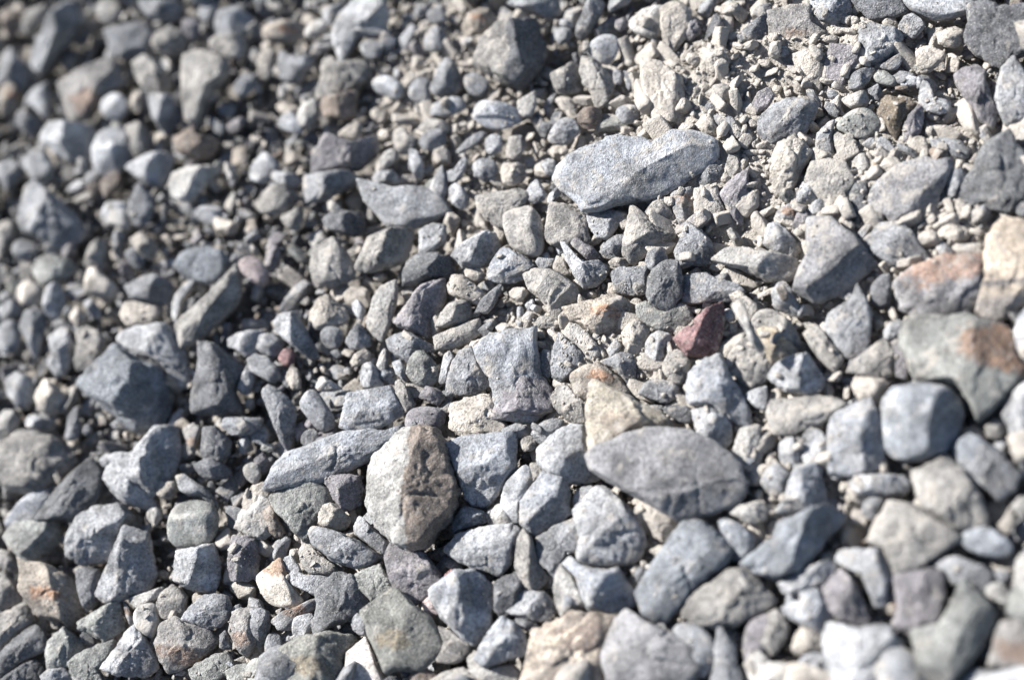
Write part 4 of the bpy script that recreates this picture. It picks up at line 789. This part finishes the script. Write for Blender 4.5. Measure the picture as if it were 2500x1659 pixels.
130,25,.4/310,20,.4|g|.55|66,9 72,2 78,-4 90,-4 98,2 103,8 108,16 112,22 104,25 92,27 86,28 80,24 74,20 68,14|dark blue-grey domed stone with a lighter left face|the dark domed stone right of the shield-shaped one
110,15,.35/300,30,.4|R|.5|88,42 90,36 98,30 106,25 116,21 128,19 138,19 144,21 148,26 147,38 145,50 140,58 132,62 118,64 104,64 94,58 90,50|large flat stone with a rusty brown upper half|the rusty-brown topped slab
180,15,.35|I|.45|148,30 150,16 154,4 160,-4 170,-6 184,-4 184,46 178,52 172,56 164,62 157,66 150,62 145,56 146,48 148,38|tall cream stone crossed by a thin dark band|the cream stone with a dark band
100,12,.32/30,35,.4|V|.6|92,76 94,68 100,62 112,62 124,63 136,61 148,64 160,67 166,70 170,76 171,90 177,98 172,110 164,120 156,128 150,133 145,137 140,124 132,114 120,110 110,110 102,106 98,98 96,90 92,84|very large greenish-grey slab with rusty right side|the large greenish slab with the rusty side
r|B|.8|78,118 82,111 92,110 106,110 116,111 126,114 132,120 136,130 134,140 130,150 122,156 112,160 98,162 84,160 80,150 80,138 78,128|large smooth round dark blue boulder-like stone|the large smooth round stone
130,22,.35/330,20,.35|l|.55|39,66 42,60 50,55 58,50 60,42 64,44 68,50 71,60 71,74 70,84 65,88 58,90 50,86 44,78 40,72|pale blue egg-outlined stone with a dent|the dented pale blue stone
160,15,.4|w|.4|24,74 28,69 34,68 40,74 44,80 50,88 52,92 48,98 42,98 36,92 30,84|flat dusty beige stone
a|l|.4|2,46 6,40 12,36 16,42 20,50 25,62 20,66 12,62 4,56|smooth blue stone with dusty left edge
a|w|.5|0,56 4,58 14,64 20,72 24,82 22,89 14,86 4,76 -2,66|dark speckled slab standing on edge
140,20,.4/0,45,.35|l|.65|1,102 6,95 14,90 24,88 30,92 34,98 40,104 44,109 38,114 30,116 22,116 12,114 4,108|pale block with a shadowed right face|the pale block with the shadowed right face
100,20,.35/270,30,.4|w|.55|-2,130 0,120 8,119 20,118 34,117 44,118 51,121 52,126 46,130 38,136 28,141 18,144 8,144 2,140|long greyish-tan stone with rough left end|the long greyish-tan stone
130,22,.4/350,40,.4|L|.7|41,146 44,134 52,127 62,122 70,121 75,126 80,136 81,148 80,158 76,168 62,174 48,172 42,162|large pale blue-grey blocky stone|the large pale blocky stone
120,20,.35|l|.5|22,150 26,142 32,138 38,142 41,148 40,160 38,170 28,170 24,160|smooth pale mauve-grey stone
a|l|.45|8,150 12,145 18,146 23,154 22,166 12,168 8,160|small pale dusty stone under a long tan one
140,18,.4|w|.4|56,98 60,92 68,86 76,80 82,78 86,84 88,92 86,104 76,108 68,104 60,102|flat mauve-grey pointed stone with a tan sheen|the pointed mauve-grey flat stone
120,15,.35|u|.45|84,80 90,76 94,84 96,92 97,100 96,106 88,104 87,94|mauve-grey slab in the shade of the greenish one
a|b|.5|58,110 60,104 70,104 80,106 86,108 80,114 78,124 70,120 62,120|pitted beige chunk|the pitted beige chunk
a|l|.5|80,72 83,67 90,64 94,66 92,74 86,78 80,79|small pale speckled stone
a|l|.5|0,-2 6,-3 14,3 19,10 18,16 12,20 4,17 -4,12|crumpled mauve-white stone
r|g|.4|0,22 4,19 10,22 13,28 13,33 6,36 0,37|warm-grey dusty pebble with dark right rim
r|L|.5|170,80 172,66 178,56 186,50 194,60 194,90 184,96 176,94 171,88|smooth blue-grey stone on the right edge
180,20,.4/330,30,.4|l|.55|160,130 166,120 172,112 182,104 190,110 192,150 180,170 174,164 168,148 166,138|large smooth pale stone at the right edge|the large pale stone on the right edge
a|w|.5|150,138 156,133 164,134 164,142 160,148 152,146|small grey block in a dark gap
r|B|.55|128,156 132,148 138,142 146,146 154,152 164,158 168,170 156,184 146,178 134,168|dark smooth long stone
f|l|.4|62,4 68,-2 74,-6 72,0 68,6 65,11|thin pale blue flake between two dark stones
a|l|.45|114,12 118,9 124,12 130,18 126,21 120,20|small pale blue speckled chip
a|b|.4|116,2 124,-2 138,0 144,4 136,10 128,12 120,8|dusty beige domed stone behind the rusty one
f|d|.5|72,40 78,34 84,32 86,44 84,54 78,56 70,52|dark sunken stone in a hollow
TILE 1875 1106
170,20,.35/350,40,.35|L|.75|12,30 14,20 18,12 24,8 30,7 35,10 38,20 40,30 44,38 36,40 26,40 14,42 4,42 8,36|blue-white block with faint vertical streaks|the blue-white streaked block
155,15,.35/330,42,.35|B|.85|-8,66 4,58 6,50 14,44 24,40 34,37 44,38 52,43 50,50 42,58 36,66 28,76 22,83 10,86 0,85 -14,80 -18,74|big smooth blurred stone with a knobbed upper right end|the knob-ended smooth stone
a|l|.5|0,10 6,6 12,10 16,14 12,22 10,28 2,30 -6,20|pale patchy stone
a|l|.5|48,10 55,12 62,14 70,14 84,14 96,16 100,22 94,28 84,30 72,29 62,28 56,22|flat blue-grey stone partly covered from above
140,18,.35/320,25,.35|w|.75|102,14 108,9 116,5 126,3 134,10 142,20 148,32 152,44 150,50 142,52 134,53 130,55 122,50 112,42 106,36 102,24|large pale dusty blurred stone with a rounded top|the large dusty pale stone at the lower right
140,25,.35/330,25,.35|g|.7|126,-2 136,-10 150,-6 162,2 172,10 175,18 172,26 164,32 156,30 148,22 140,14 132,6|long dark blue stone with a pale lower edge|the long dark blue stone at the right
130,20,.3/310,20,.35|w|.8,.1|69,60 72,52 76,44 80,36 88,32 98,34 106,38 114,44 124,51 130,56 126,64 120,70 112,76 106,80 96,82 88,83 84,76 80,66 76,64|large beige-grey five-cornered stone|the five-cornered beige-grey stone
r|B|.7|134,60 136,54 144,52 152,51 160,56 168,62 170,66 166,72 156,72 146,70 138,66|smooth blue stone with a cream left end|the smooth blue stone with a cream end
a|c|.6|168,36 174,30 184,30 184,44 176,46 170,40|cream rounded stone at the right edge
r|b|.5|158,50 164,44 167,36 171,44 170,52 166,57|small cream hook-shaped stone
130,25,.35|l|.75|46,74 48,68 56,66 68,66 76,66 80,70 84,78 88,84 84,90 82,100 80,106 74,106 70,98 66,88 60,82 54,80|bent pale slab with a bright lower edge|the bent bright-edged slab
150,20,.3/340,30,.35|u|.7|38,96 40,90 46,84 52,81 58,86 62,94 66,102 70,112 68,118 60,119 50,116 44,110 40,104|smooth mauve-grey tapered stone|the tapered mauve-grey stone
a|L|.6|10,108 16,104 22,102 22,96 30,94 36,96 40,104 44,110 46,114 42,122 38,125 30,122 22,118 15,114|rough white-blue stone with ragged left end|the rough ragged white-blue stone
150,18,.35/330,30,.35|l|.6|6,90 14,86 24,80 34,76 42,74 50,78 46,84 40,90 30,94 22,96 12,97|grey-mauve slab below a smooth knob-ended stone
140,18,.35/330,30,.4|l|.9|39,130 42,120 48,117 58,119 68,119 78,121 88,126 94,134 97,142 94,152 86,164 66,176 48,172 42,158 40,144|large mottled white and blue boulder-like stone|the large mottled white-blue stone
160,15,.35/340,20,.35|u|.75|87,84 96,82 108,80 118,80 123,88 123,98 120,110 117,118 108,120 100,126 92,122 87,116 90,108 88,96|smooth upright mauve stone with dark streaks|the dark-streaked upright stone
120,20,.35|g|.65|113,76 120,72 130,71 140,74 150,78 156,84 154,92 148,96 142,94 134,92 128,90 124,84|dark blue-grey crumpled stone
130,12,.3/350,35,.35|v|.85|100,126 108,120 117,118 122,112 128,102 132,92 140,94 146,98 154,106 157,112 155,120 150,130 142,142 134,152 124,164 112,164 104,152 102,140|very large smooth grey-green wedge-shaped stone|the very large smooth wedge at the lower right
150,20,.3|r|.8|153,140 156,128 160,118 168,114 182,112 188,130 182,148 168,148 156,148|large blurred stone with an orange-tan patch on the right edge|the orange-patched stone on the right edge
r|c|.7|149,97 154,90 160,89 166,94 171,100 168,105 160,103|small bright blurred white stone
120,15,.3|l|.8|134,156 142,150 152,150 166,152 184,158 184,172 150,176 130,172|smooth bluish-grey stone at the bottom right corner
a|b|.6|16,134 20,124 24,120 34,124 38,128 38,136 30,137 20,140|small dusty cream and grey chunk
a|c|.5|-8,142 4,144 16,146 24,152 28,160 20,170 -6,170 -10,156|cream-white stone at the bottom edge
150,25,.35/330,30,.35|w|.6|0,110 6,107 11,112 15,120 11,132 6,137 0,136 -8,126|brownish-grey stone with a bright triangular face
r|g|.5|20,146 26,138 38,137 40,144 42,156 32,162 24,154|dark smooth stone in shade
a|c|.6|170,108 174,100 170,88 172,74 184,62 190,90 184,110 176,114|large pale stone cut by the right edge
r|o|.5|82,105 86,101 90,102 92,108 88,112 83,111|small tan lump
a|g|.5|156,82 160,80 168,82 168,88 162,90 157,87|small blue-grey pebble between larger stones
a|l|.5|40,10 46,8 52,8 54,14 50,18 44,18|dark little chip
a|g|.5|66,34 72,28 80,32 76,42 70,48 64,42|dark bluish stone in a shadowed gap
a|b|.5|55,22 60,26 68,30 66,36 60,34 55,28|small pale dusty edge stone
'''

def parse():
    out = []; x0 = y0 = 0
    for ln in DATA.strip().splitlines():
        if ln.startswith('TILE'):
            _, a, b = ln.split(); x0, y0 = float(a), float(b); continue
        p = ln.split('|')
        if len(p) < 5: continue
        pts = np.array([[float(v) for v in s.split(',')] for s in p[3].split()]) * (10 / 2.835) + (x0, y0)
        planes = []
        kind = p[0]
        if kind not in 'afr':
            planes = [tuple(float(v) for v in s.split(',')) for s in kind.split('/')]; kind = 'P'
        hl = [float(v) for v in p[2].split(',')]
        a = 0.5 * abs(np.sum(pts[:, 0] * np.roll(pts[:, 1], -1) - np.roll(pts[:, 0], -1) * pts[:, 1]))
        out.append(dict(kind=kind, planes=planes, col=p[1], H=hl[0], lift=hl[1] if len(hl) > 1 else 0., pts=pts, area=a,
                        desc=p[4].strip(), lm=(p[5].strip() if len(p) > 5 else '')))
    return out

ST = parse()
for i, s in enumerate(ST):
    P = s['pts']; c = np.clip(P, (0, 0), (IW, IH))
    s['vis'] = 0.5 * abs(np.sum(c[:, 0] * np.roll(c[:, 1], -1) - np.roll(c[:, 0], -1) * c[:, 1]))
    s['ctr'] = (P.max(0) + P.min(0)) / 2 * .5 + P.mean(0) * .5
    s['i'] = i
NT = 300
order = sorted(ST, key=lambda s: -(s['vis'] * (1.5 if s['lm'] else 1)))
things = order[:NT]

NOUNS = ['slab', 'pebble', 'cobble', 'chip', 'flake', 'clod']
def words(t): return re.findall(r"[A-Za-z0-9][A-Za-z0-9'\u2019-]*", t)
def direction(d):
    a = math.degrees(math.atan2(-d[1], d[0])) % 360
    return ['to the right of', 'above and right of', 'above', 'above and left of', 'to the left of', 'below and left of', 'below', 'below and right of'][int((a + 22.5) // 45) % 8]
LMS = [s for s in things if s['lm']]
used = {}
def related(s):
    c = [(max(0, np.linalg.norm(s['ctr'] - l['ctr']) - .9 * math.sqrt(l['area'] / math.pi)), l['i'], l) for l in LMS if l is not s]
    c.sort()
    for dist, _, l in c[:6]:
        if dist > (330 if len(words(s['desc'])) > 4 else 800): break
        lab = f"{s['desc']}, {direction(s['ctr'] - l['ctr'])} {l['lm']}"
        lab = lab.replace('to the left of', 'left of').replace('to the right of', 'right of') if len(words(lab)) > 16 else lab
        if len(words(lab)) <= 16 and lab.lower() not in used: return lab
for s in things:
    lab = s['desc'] if s['lm'] and len(words(s['desc'])) > 6 else related(s) or s['desc']
    if lab.lower() in used: print('DUP LABEL', lab)
    used[lab.lower()] = 1; s['label'] = lab

# picture-space map of what the traced stones cover, used only to keep loose grit out of their bodies
CELL = 8
GW, GH = int((IW + 400) / CELL), int((IH + 400) / CELL)
gx, gy = np.meshgrid((np.arange(GW) + .5) * CELL - 200, (np.arange(GH) + .5) * CELL - 200)
cover = np.zeros((GH, GW), bool)
for s in ST:
    P = s['pts'] * .92 + s['ctr'] * .08
    x0, y0 = P.min(0); x1, y1 = P.max(0)
    i0, i1 = int(max(0, (x0 + 200) // CELL)), int(min(GW, (x1 + 200) // CELL + 1))
    j0, j1 = int(max(0, (y0 + 200) // CELL)), int(min(GH, (y1 + 200) // CELL + 1))
    X, Y = gx[j0:j1, i0:i1], gy[j0:j1, i0:i1]
    ins = np.zeros(X.shape, bool); Q = np.roll(P, -1, 0)
    for (ax, ay), (bx, by) in zip(P, Q):
        if ay == by: continue
        cr = ((ay > Y) != (by > Y)) & (X < (bx - ax) * (Y - ay) / (by - ay) + ax)
        ins ^= cr
    cover[j0:j1, i0:i1] |= ins
def covered(P):
    x, y = project(P)
    i = ((x + 200) / CELL).astype(int); j = ((y + 200) / CELL).astype(int)
    ok = (i >= 0) & (i < GW) & (j >= 0) & (j < GH)
    r = np.zeros(len(P), bool); r[ok] = cover[j[ok], i[ok]]
    return r
def in_frame(P, m=0):
    x, y = project(P)
    return (x > -m) & (x < IW + m) & (y > -m) & (y < IH + m)

# ---------------------------------------------------------------- ground: caked dust, higher where the photo shows it filling the gaps
def dust_level(X, Y):
    P = np.stack([X, Y, np.full_like(X, -.008)], 1)
    x, y = project(P)
    x = np.clip(x, -400, 2900); y = np.clip(y, -400, 2100)
    def blob(cx, cy, rx, ry): return np.exp(-((x - cx) / rx) ** 2 - ((y - cy) / ry) ** 2)
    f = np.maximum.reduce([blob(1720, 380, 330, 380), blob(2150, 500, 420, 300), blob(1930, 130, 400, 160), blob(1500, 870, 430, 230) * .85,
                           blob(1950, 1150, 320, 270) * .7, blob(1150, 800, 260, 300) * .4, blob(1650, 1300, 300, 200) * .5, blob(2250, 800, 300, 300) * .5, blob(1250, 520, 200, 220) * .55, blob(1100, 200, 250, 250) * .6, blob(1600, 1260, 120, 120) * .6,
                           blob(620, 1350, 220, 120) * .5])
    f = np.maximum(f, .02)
    z = -.0265 + .0268 * f ** .6
    q = np.stack([X, Y, np.zeros_like(X)], 1)
    z += .0025 * fbm(q * 45, 3) + .0018 * fbm(q * 200 + 5, 3) + .0006 * fbm(q * 620 + 5, 2)
    return z, f

def axis():
    a = np.arange(-.40, .4001, .0013); g = [.42]; d = .0014
    while g[-1] < 12: d *= 1.28; g.append(g[-1] + d)
    g = np.array(g[1:]); return np.concatenate([-g[::-1], a, g])
ax = axis()
GX, GY = np.meshgrid(ax, ax); X, Y = GX.ravel(), GY.ravel()
Z, fdust = dust_level(X, Y)
n = len(ax); idx = np.arange(n * n).reshape(n, n)
Fq = np.stack([idx[:-1, :-1], idx[:-1, 1:], idx[1:, 1:], idx[1:, :-1]], -1).reshape(-1, 4)
qn = fbm(np.stack([X, Y, Z], 1) * 60, 3)
gap_shade = .4 + .6 * sstep(.1, .5, fdust)  # shade painted into the ground colour: darker off the dust, so gaps look blacker
Cg = np.stack([(.39 + .05 * qn) * gap_shade, (.355 + .045 * qn) * gap_shade, (.31 + .04 * qn) * gap_shade, .15 + .65 * sstep(.05, .4, fdust)], 1)
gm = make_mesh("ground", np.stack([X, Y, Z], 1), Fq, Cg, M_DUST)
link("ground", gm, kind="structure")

# ---------------------------------------------------------------- traced stones
NG = np.array([0, 0, 1.0])
def build_traced(s):
    g = np.random.default_rng(1000 + s['i'])
    c = s['ctr']
    P0 = on_plane([c[0]], [c[1]], np.zeros(3), NG)[0]
    dist = np.linalg.norm(P0 - CAM)
    R = math.sqrt(s['area'] / math.pi) / IW * SW / FL * dist
    zc = -.0015 + R * (.16 + s['lift'])
    P0 = on_plane([c[0]], [c[1]], np.array([0, 0, zc]), NG)[0]
    v = CAM - P0; v /= np.linalg.norm(v)
    Nn = .5 * NG + .5 * v; Nn /= np.linalg.norm(Nn)
    ux = RV - Nn * (RV @ Nn); ux /= np.linalg.norm(ux); uy = np.cross(Nn, ux)
    W = on_plane(s['pts'][:, 0], s['pts'][:, 1], P0, Nn) - P0
    poly = np.stack([W @ ux, W @ uy], 1)
    if np.sum(poly[:, 0] * np.roll(poly[:, 1], -1) - np.roll(poly[:, 0], -1) * poly[:, 1]) < 0: poly = poly[::-1]
    pxR = math.sqrt(s['area'] / math.pi) * 1024 / 2500
    level = 6 if pxR > 48 else 5 if pxR > 17 else 4
    V, Fc, pidx, q = rock(poly, s['kind'], s['planes'], s['H'], R, level, g, 1.7 if s['col'] in ('b', 'O') else 1.0)
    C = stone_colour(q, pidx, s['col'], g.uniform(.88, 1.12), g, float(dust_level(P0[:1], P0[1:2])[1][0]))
    B = np.stack([ux, uy, Nn], 0)
    return V @ B, Fc, C, P0, R

stuff_parts = []
named = {id(s) for s in things}
for s in things:
    V, Fc, C, P0, R = build_traced(s)
    noun = next((k for k in NOUNS if re.search(r'\b' + k + r'\b', s['desc'])), 'stone')
    me = make_mesh(noun, V, Fc, C, M_SMOOTH if s['kind'] == 'r' else M_ROCK)
    link({'clod': 'dirt_clod', 'chip': 'stone_chip', 'flake': 'stone_flake', 'slab': 'flat_stone'}.get(noun, noun), me, P0,
         label=s['label'], category=noun if noun != 'clod' else 'clod', group="loose stones of the gravel bed")
for s in ST:
    if id(s) in named: continue
    V, Fc, C, P0, R = build_traced(s)
    stuff_parts.append((V + P0, Fc, C))

# ---------------------------------------------------------------- loose small gravel between and under them
def proto(level, g):
    if g.random() < .82:                    # broken, angular piece
        D, Fc = ico(level); m = int(g.integers(8, 13))
        N_ = g.normal(size=(m, 3)); N_ /= np.linalg.norm(N_, axis=1)[:, None]
        N_ = np.concatenate([N_, [[0, 0, 1], [0, 0, -1], [1, 0, 0], [-1, 0, 0], [0, 1, 0], [0, -1, 0]]])
        o_ = g.uniform(.62, 1.0, len(N_)); q = D @ N_.T
        S = np.where(q > 1e-4, o_ / np.maximum(q, 1e-4), 1e3)
        K = 40.; r = S.min(1) * ((S / S.min(1)[:, None]) ** -K).sum(1) ** (-1 / K)
        V = D * r[:, None] * np.array([g.uniform(1.1, 1.6), g.uniform(.55, 1), g.uniform(.35, .8)])
        V = V * (1 + .03 * fbm(V * 4 + g.uniform(0, 50, 3), 2))[:, None]
        return V, Fc
    k = g.integers(6, 10); a = np.sort(g.uniform(0, 2 * math.pi, k)) ; a = np.linspace(0, 2 * math.pi, k, endpoint=False) + g.uniform(-.25, .25, k)
    r = g.uniform(.75, 1.15, k); e = g.uniform(.55, 1)
    poly = np.stack([r * np.cos(a), r * np.sin(a) * e], 1)
    kind = g.choice(['a', 'a', 'a', 'f', 'r'])
    V, Fc, _, q = rock(poly, kind, [], g.uniform(.45, .75), 1.0, level, g)
    return V, Fc
PROTO = {lv: [proto(lv, rng) for _ in range(30)] for lv in (1, 2, 3, 4)}
TONES = ['g'] * 6 + ['l'] * 5 + ['w'] * 5 + ['b'] * 4 + ['d'] * 3 + ['v'] * 2 + ['u'] * 2 + ['c', 'k', 'B', 'L', 'L', 'o']
TARR = np.array([PAL[t] for t in TONES])
def scatter(P, Rr, level, flat=.6, dirt=None):
    n = len(P)
    if n == 0: return
    which = rng.integers(0, 30, n)
    ang = rng.uniform(0, 2 * math.pi, n); t1 = rng.normal(0, flat, n); t2 = rng.normal(0, flat, n)
    col = TARR[rng.integers(0, len(TONES), n)] * rng.uniform(.8, 1.2, (n, 1)); du = rng.uniform(.1, .5, n) + (0 if dirt is None else .35 * dirt)
    if dirt is not None:
        dd = rng.random(n) < dirt
        col[dd] = np.array((.39, .355, .31)) * rng.uniform(.85, 1.1, (dd.sum(), 1)); du[dd] = 1
    ca, sa, c1, s1, c2, s2 = np.cos(ang), np.sin(ang), np.cos(t1), np.sin(t1), np.cos(t2), np.sin(t2)
    Rz = np.zeros((n, 3, 3)); Rz[:, 0, 0] = ca; Rz[:, 0, 1] = -sa; Rz[:, 1, 0] = sa; Rz[:, 1, 1] = ca; Rz[:, 2, 2] = 1
    Rx = np.zeros((n, 3, 3)); Rx[:, 0, 0] = 1; Rx[:, 1, 1] = c1; Rx[:, 1, 2] = -s1; Rx[:, 2, 1] = s1; Rx[:, 2, 2] = c1
    Ry = np.zeros((n, 3, 3)); Ry[:, 1, 1] = 1; Ry[:, 0, 0] = c2; Ry[:, 0, 2] = s2; Ry[:, 2, 0] = -s2; Ry[:, 2, 2] = c2
    M = Rz @ Rx @ Ry
    for k in range(30):
        sel = np.where(which == k)[0]
        if len(sel) == 0: continue
        V, Fc = PROTO[level][k]
        VV = np.einsum('nij,vj->nvi', M[sel], V) * Rr[sel][:, None, None] + P[sel][:, None, :]
        FF = Fc[None] + (np.arange(len(sel)) * len(V))[:, None, None]
        CC = np.concatenate([np.repeat(col[sel][:, None], len(V), 1), np.repeat(du[sel][:, None, None], len(V), 1)], 2)
        stuff_parts.append((VV.reshape(-1, 3), FF.reshape(-1, 3).astype(np.int32), np.clip(CC.reshape(-1, 4), 0, 1)))

def area_pts(n, m=0.5):
    return np.stack([rng.uniform(-m, m, n), rng.uniform(-m * .9, m * 1.05, n)], 1)

# deep filler seen at the bottom of the gaps
p = area_pts(9000); P = np.column_stack([p, np.full(len(p), -.011)])
P = P[in_frame(P, 500)]; Rr = rng.uniform(.004, .0075, len(P)); P[:, 2] = rng.uniform(-.026, -.017, len(P)) 
lv, f = dust_level(P[:, 0], P[:, 1]); keep = rng.random(len(P)) > f * .9
scatter(P[keep], Rr[keep], 2)
# gravel that fills the open spaces between the traced stones, largest first so that pieces do not pile into each other
cellhash = {}
def pack(n, r0_, r1_, zoff, level, outside=False, fill=.85, cov=True):
    if outside: p = area_pts(n); P = np.column_stack([p, np.full(n, -.003)])
    else: P = on_plane(rng.uniform(-60, IW + 60, n), rng.uniform(-60, IH + 60, n), np.array([0, 0, -.003]), np.array([0, 0, 1.]))
    fr = in_frame(P, 60 if not outside else 900)
    if outside: fr &= ~in_frame(P, 30)
    P = P[fr]
    if not outside: P = P[rng.random(len(P)) > .1 + .5 * dust_level(P[:, 0], P[:, 1])[1]]
    if cov and not outside: P = P[~covered(P)]
    R_ = r0_ + (r1_ - r0_) * rng.random(len(P)) ** 1.6; R_ = np.sort(R_)[::-1]
    keepP, keepR = [], []
    S = .012
    for (x, y, z), r in zip(P, R_):
        i, j = int(x // S), int(y // S); ok = True; w_ = 3 if outside else 1
        for a in range(i - w_, i + w_ + 1):
            for b in range(j - w_, j + w_ + 1):
                for (xx, yy, rr) in cellhash.get((a, b), ()):
                    if (x - xx) ** 2 + (y - yy) ** 2 < (fill * (r + rr)) ** 2: ok = False; break
                if not ok: break
            if not ok: break
        if ok:
            cellhash.setdefault((i, j), []).append((x, y, r)); keepP.append((x, y, z)); keepR.append(r)
    P = np.array(keepP); R_ = np.array(keepR)
    lv, f = dust_level(P[:, 0], P[:, 1])
    P[:, 2] = np.maximum(lv + R_ * .35, zoff * rng.uniform(.6, 3.4, len(P)) * (1 - .75 * f) - R_ * .4)
    scatter(P, R_, level, dirt=np.minimum(.92, 1.1 * f))
    print('packed', len(P), 'level', level)
pack(26000, .007, .019, .002, 3, outside=True, fill=.8)
pack(6000, .0034, .0075, -.004, 4, fill=.74)
pack(26000, .0016, .0034, -.006, 3, fill=.72)
pack(60000, .0008, .0016, -.008, 2, fill=.75)
# grit lying on the dust everywhere
p = area_pts(30000, .42); P = np.column_stack([p, np.zeros(len(p))]); P[:, 2] = -.008
P = P[in_frame(P, 50)]; P = P[~covered(P)]
lv, f = dust_level(P[:, 0], P[:, 1]); P[:, 2] = lv + .0004
scatter(P, rng.uniform(.0004, .0013, len(P)), 1, dirt=.7 * f)
# chips and crumbs lying on the stones themselves
bpy.context.view_layer.update(); dg = bpy.context.evaluated_depsgraph_get()
def lay(n, ra, rb, level, clump, tiltmax):
    Q = on_plane(rng.uniform(-40, IW + 40, n), rng.uniform(-40, IH + 40, n), np.array([0, 0, .004]), np.array([0, 0, 1.]))
    f = dust_level(Q[:, 0], Q[:, 1])[1]; nn = noise(Q * 70)
    keep = rng.random(n) < (.25 + .75 * f) * (sstep(-.1, .5, nn) if clump else 1)
    Q, f = Q[keep], f[keep]; R_ = ra + (rb - ra) * rng.random(len(Q)) ** 2; out = []
    for i, (x, y, z) in enumerate(Q):
        hit, loc, nor, _, ob, _ = sc.ray_cast(dg, (x, y, .2), (0, 0, -1))
        if hit and abs(nor[2]) > tiltmax and (ob.name == 'ground' or max(ob.dimensions) < .024 or (clump and rng.random() < .06)): out.append((loc[0], loc[1], loc[2] + R_[i] * .22, R_[i], f[i]))
    out = np.array(out)
    scatter(out[:, :3], out[:, 3], level, flat=.25, dirt=np.minimum(.9, .35 + .6 * out[:, 4]))
    print('laid', len(out))
lay(2600, .0012, .0038, 3, False, .86)
lay(34000, .0004, .0011, 1, True, .7)
off = 0; Vs, Fs, Cs = [], [], []
for V, Fc, C in stuff_parts:
    Vs.append(V); Fs.append(Fc + off); Cs.append(C); off += len(V)
gv = make_mesh("small_gravel", np.concatenate(Vs), np.concatenate(Fs), np.concatenate(Cs), M_ROCK)
link("small_gravel", gv, kind="stuff", label="small loose gravel and grit filling the gaps between the larger stones")
print('things', len(things), 'stuff verts', off)
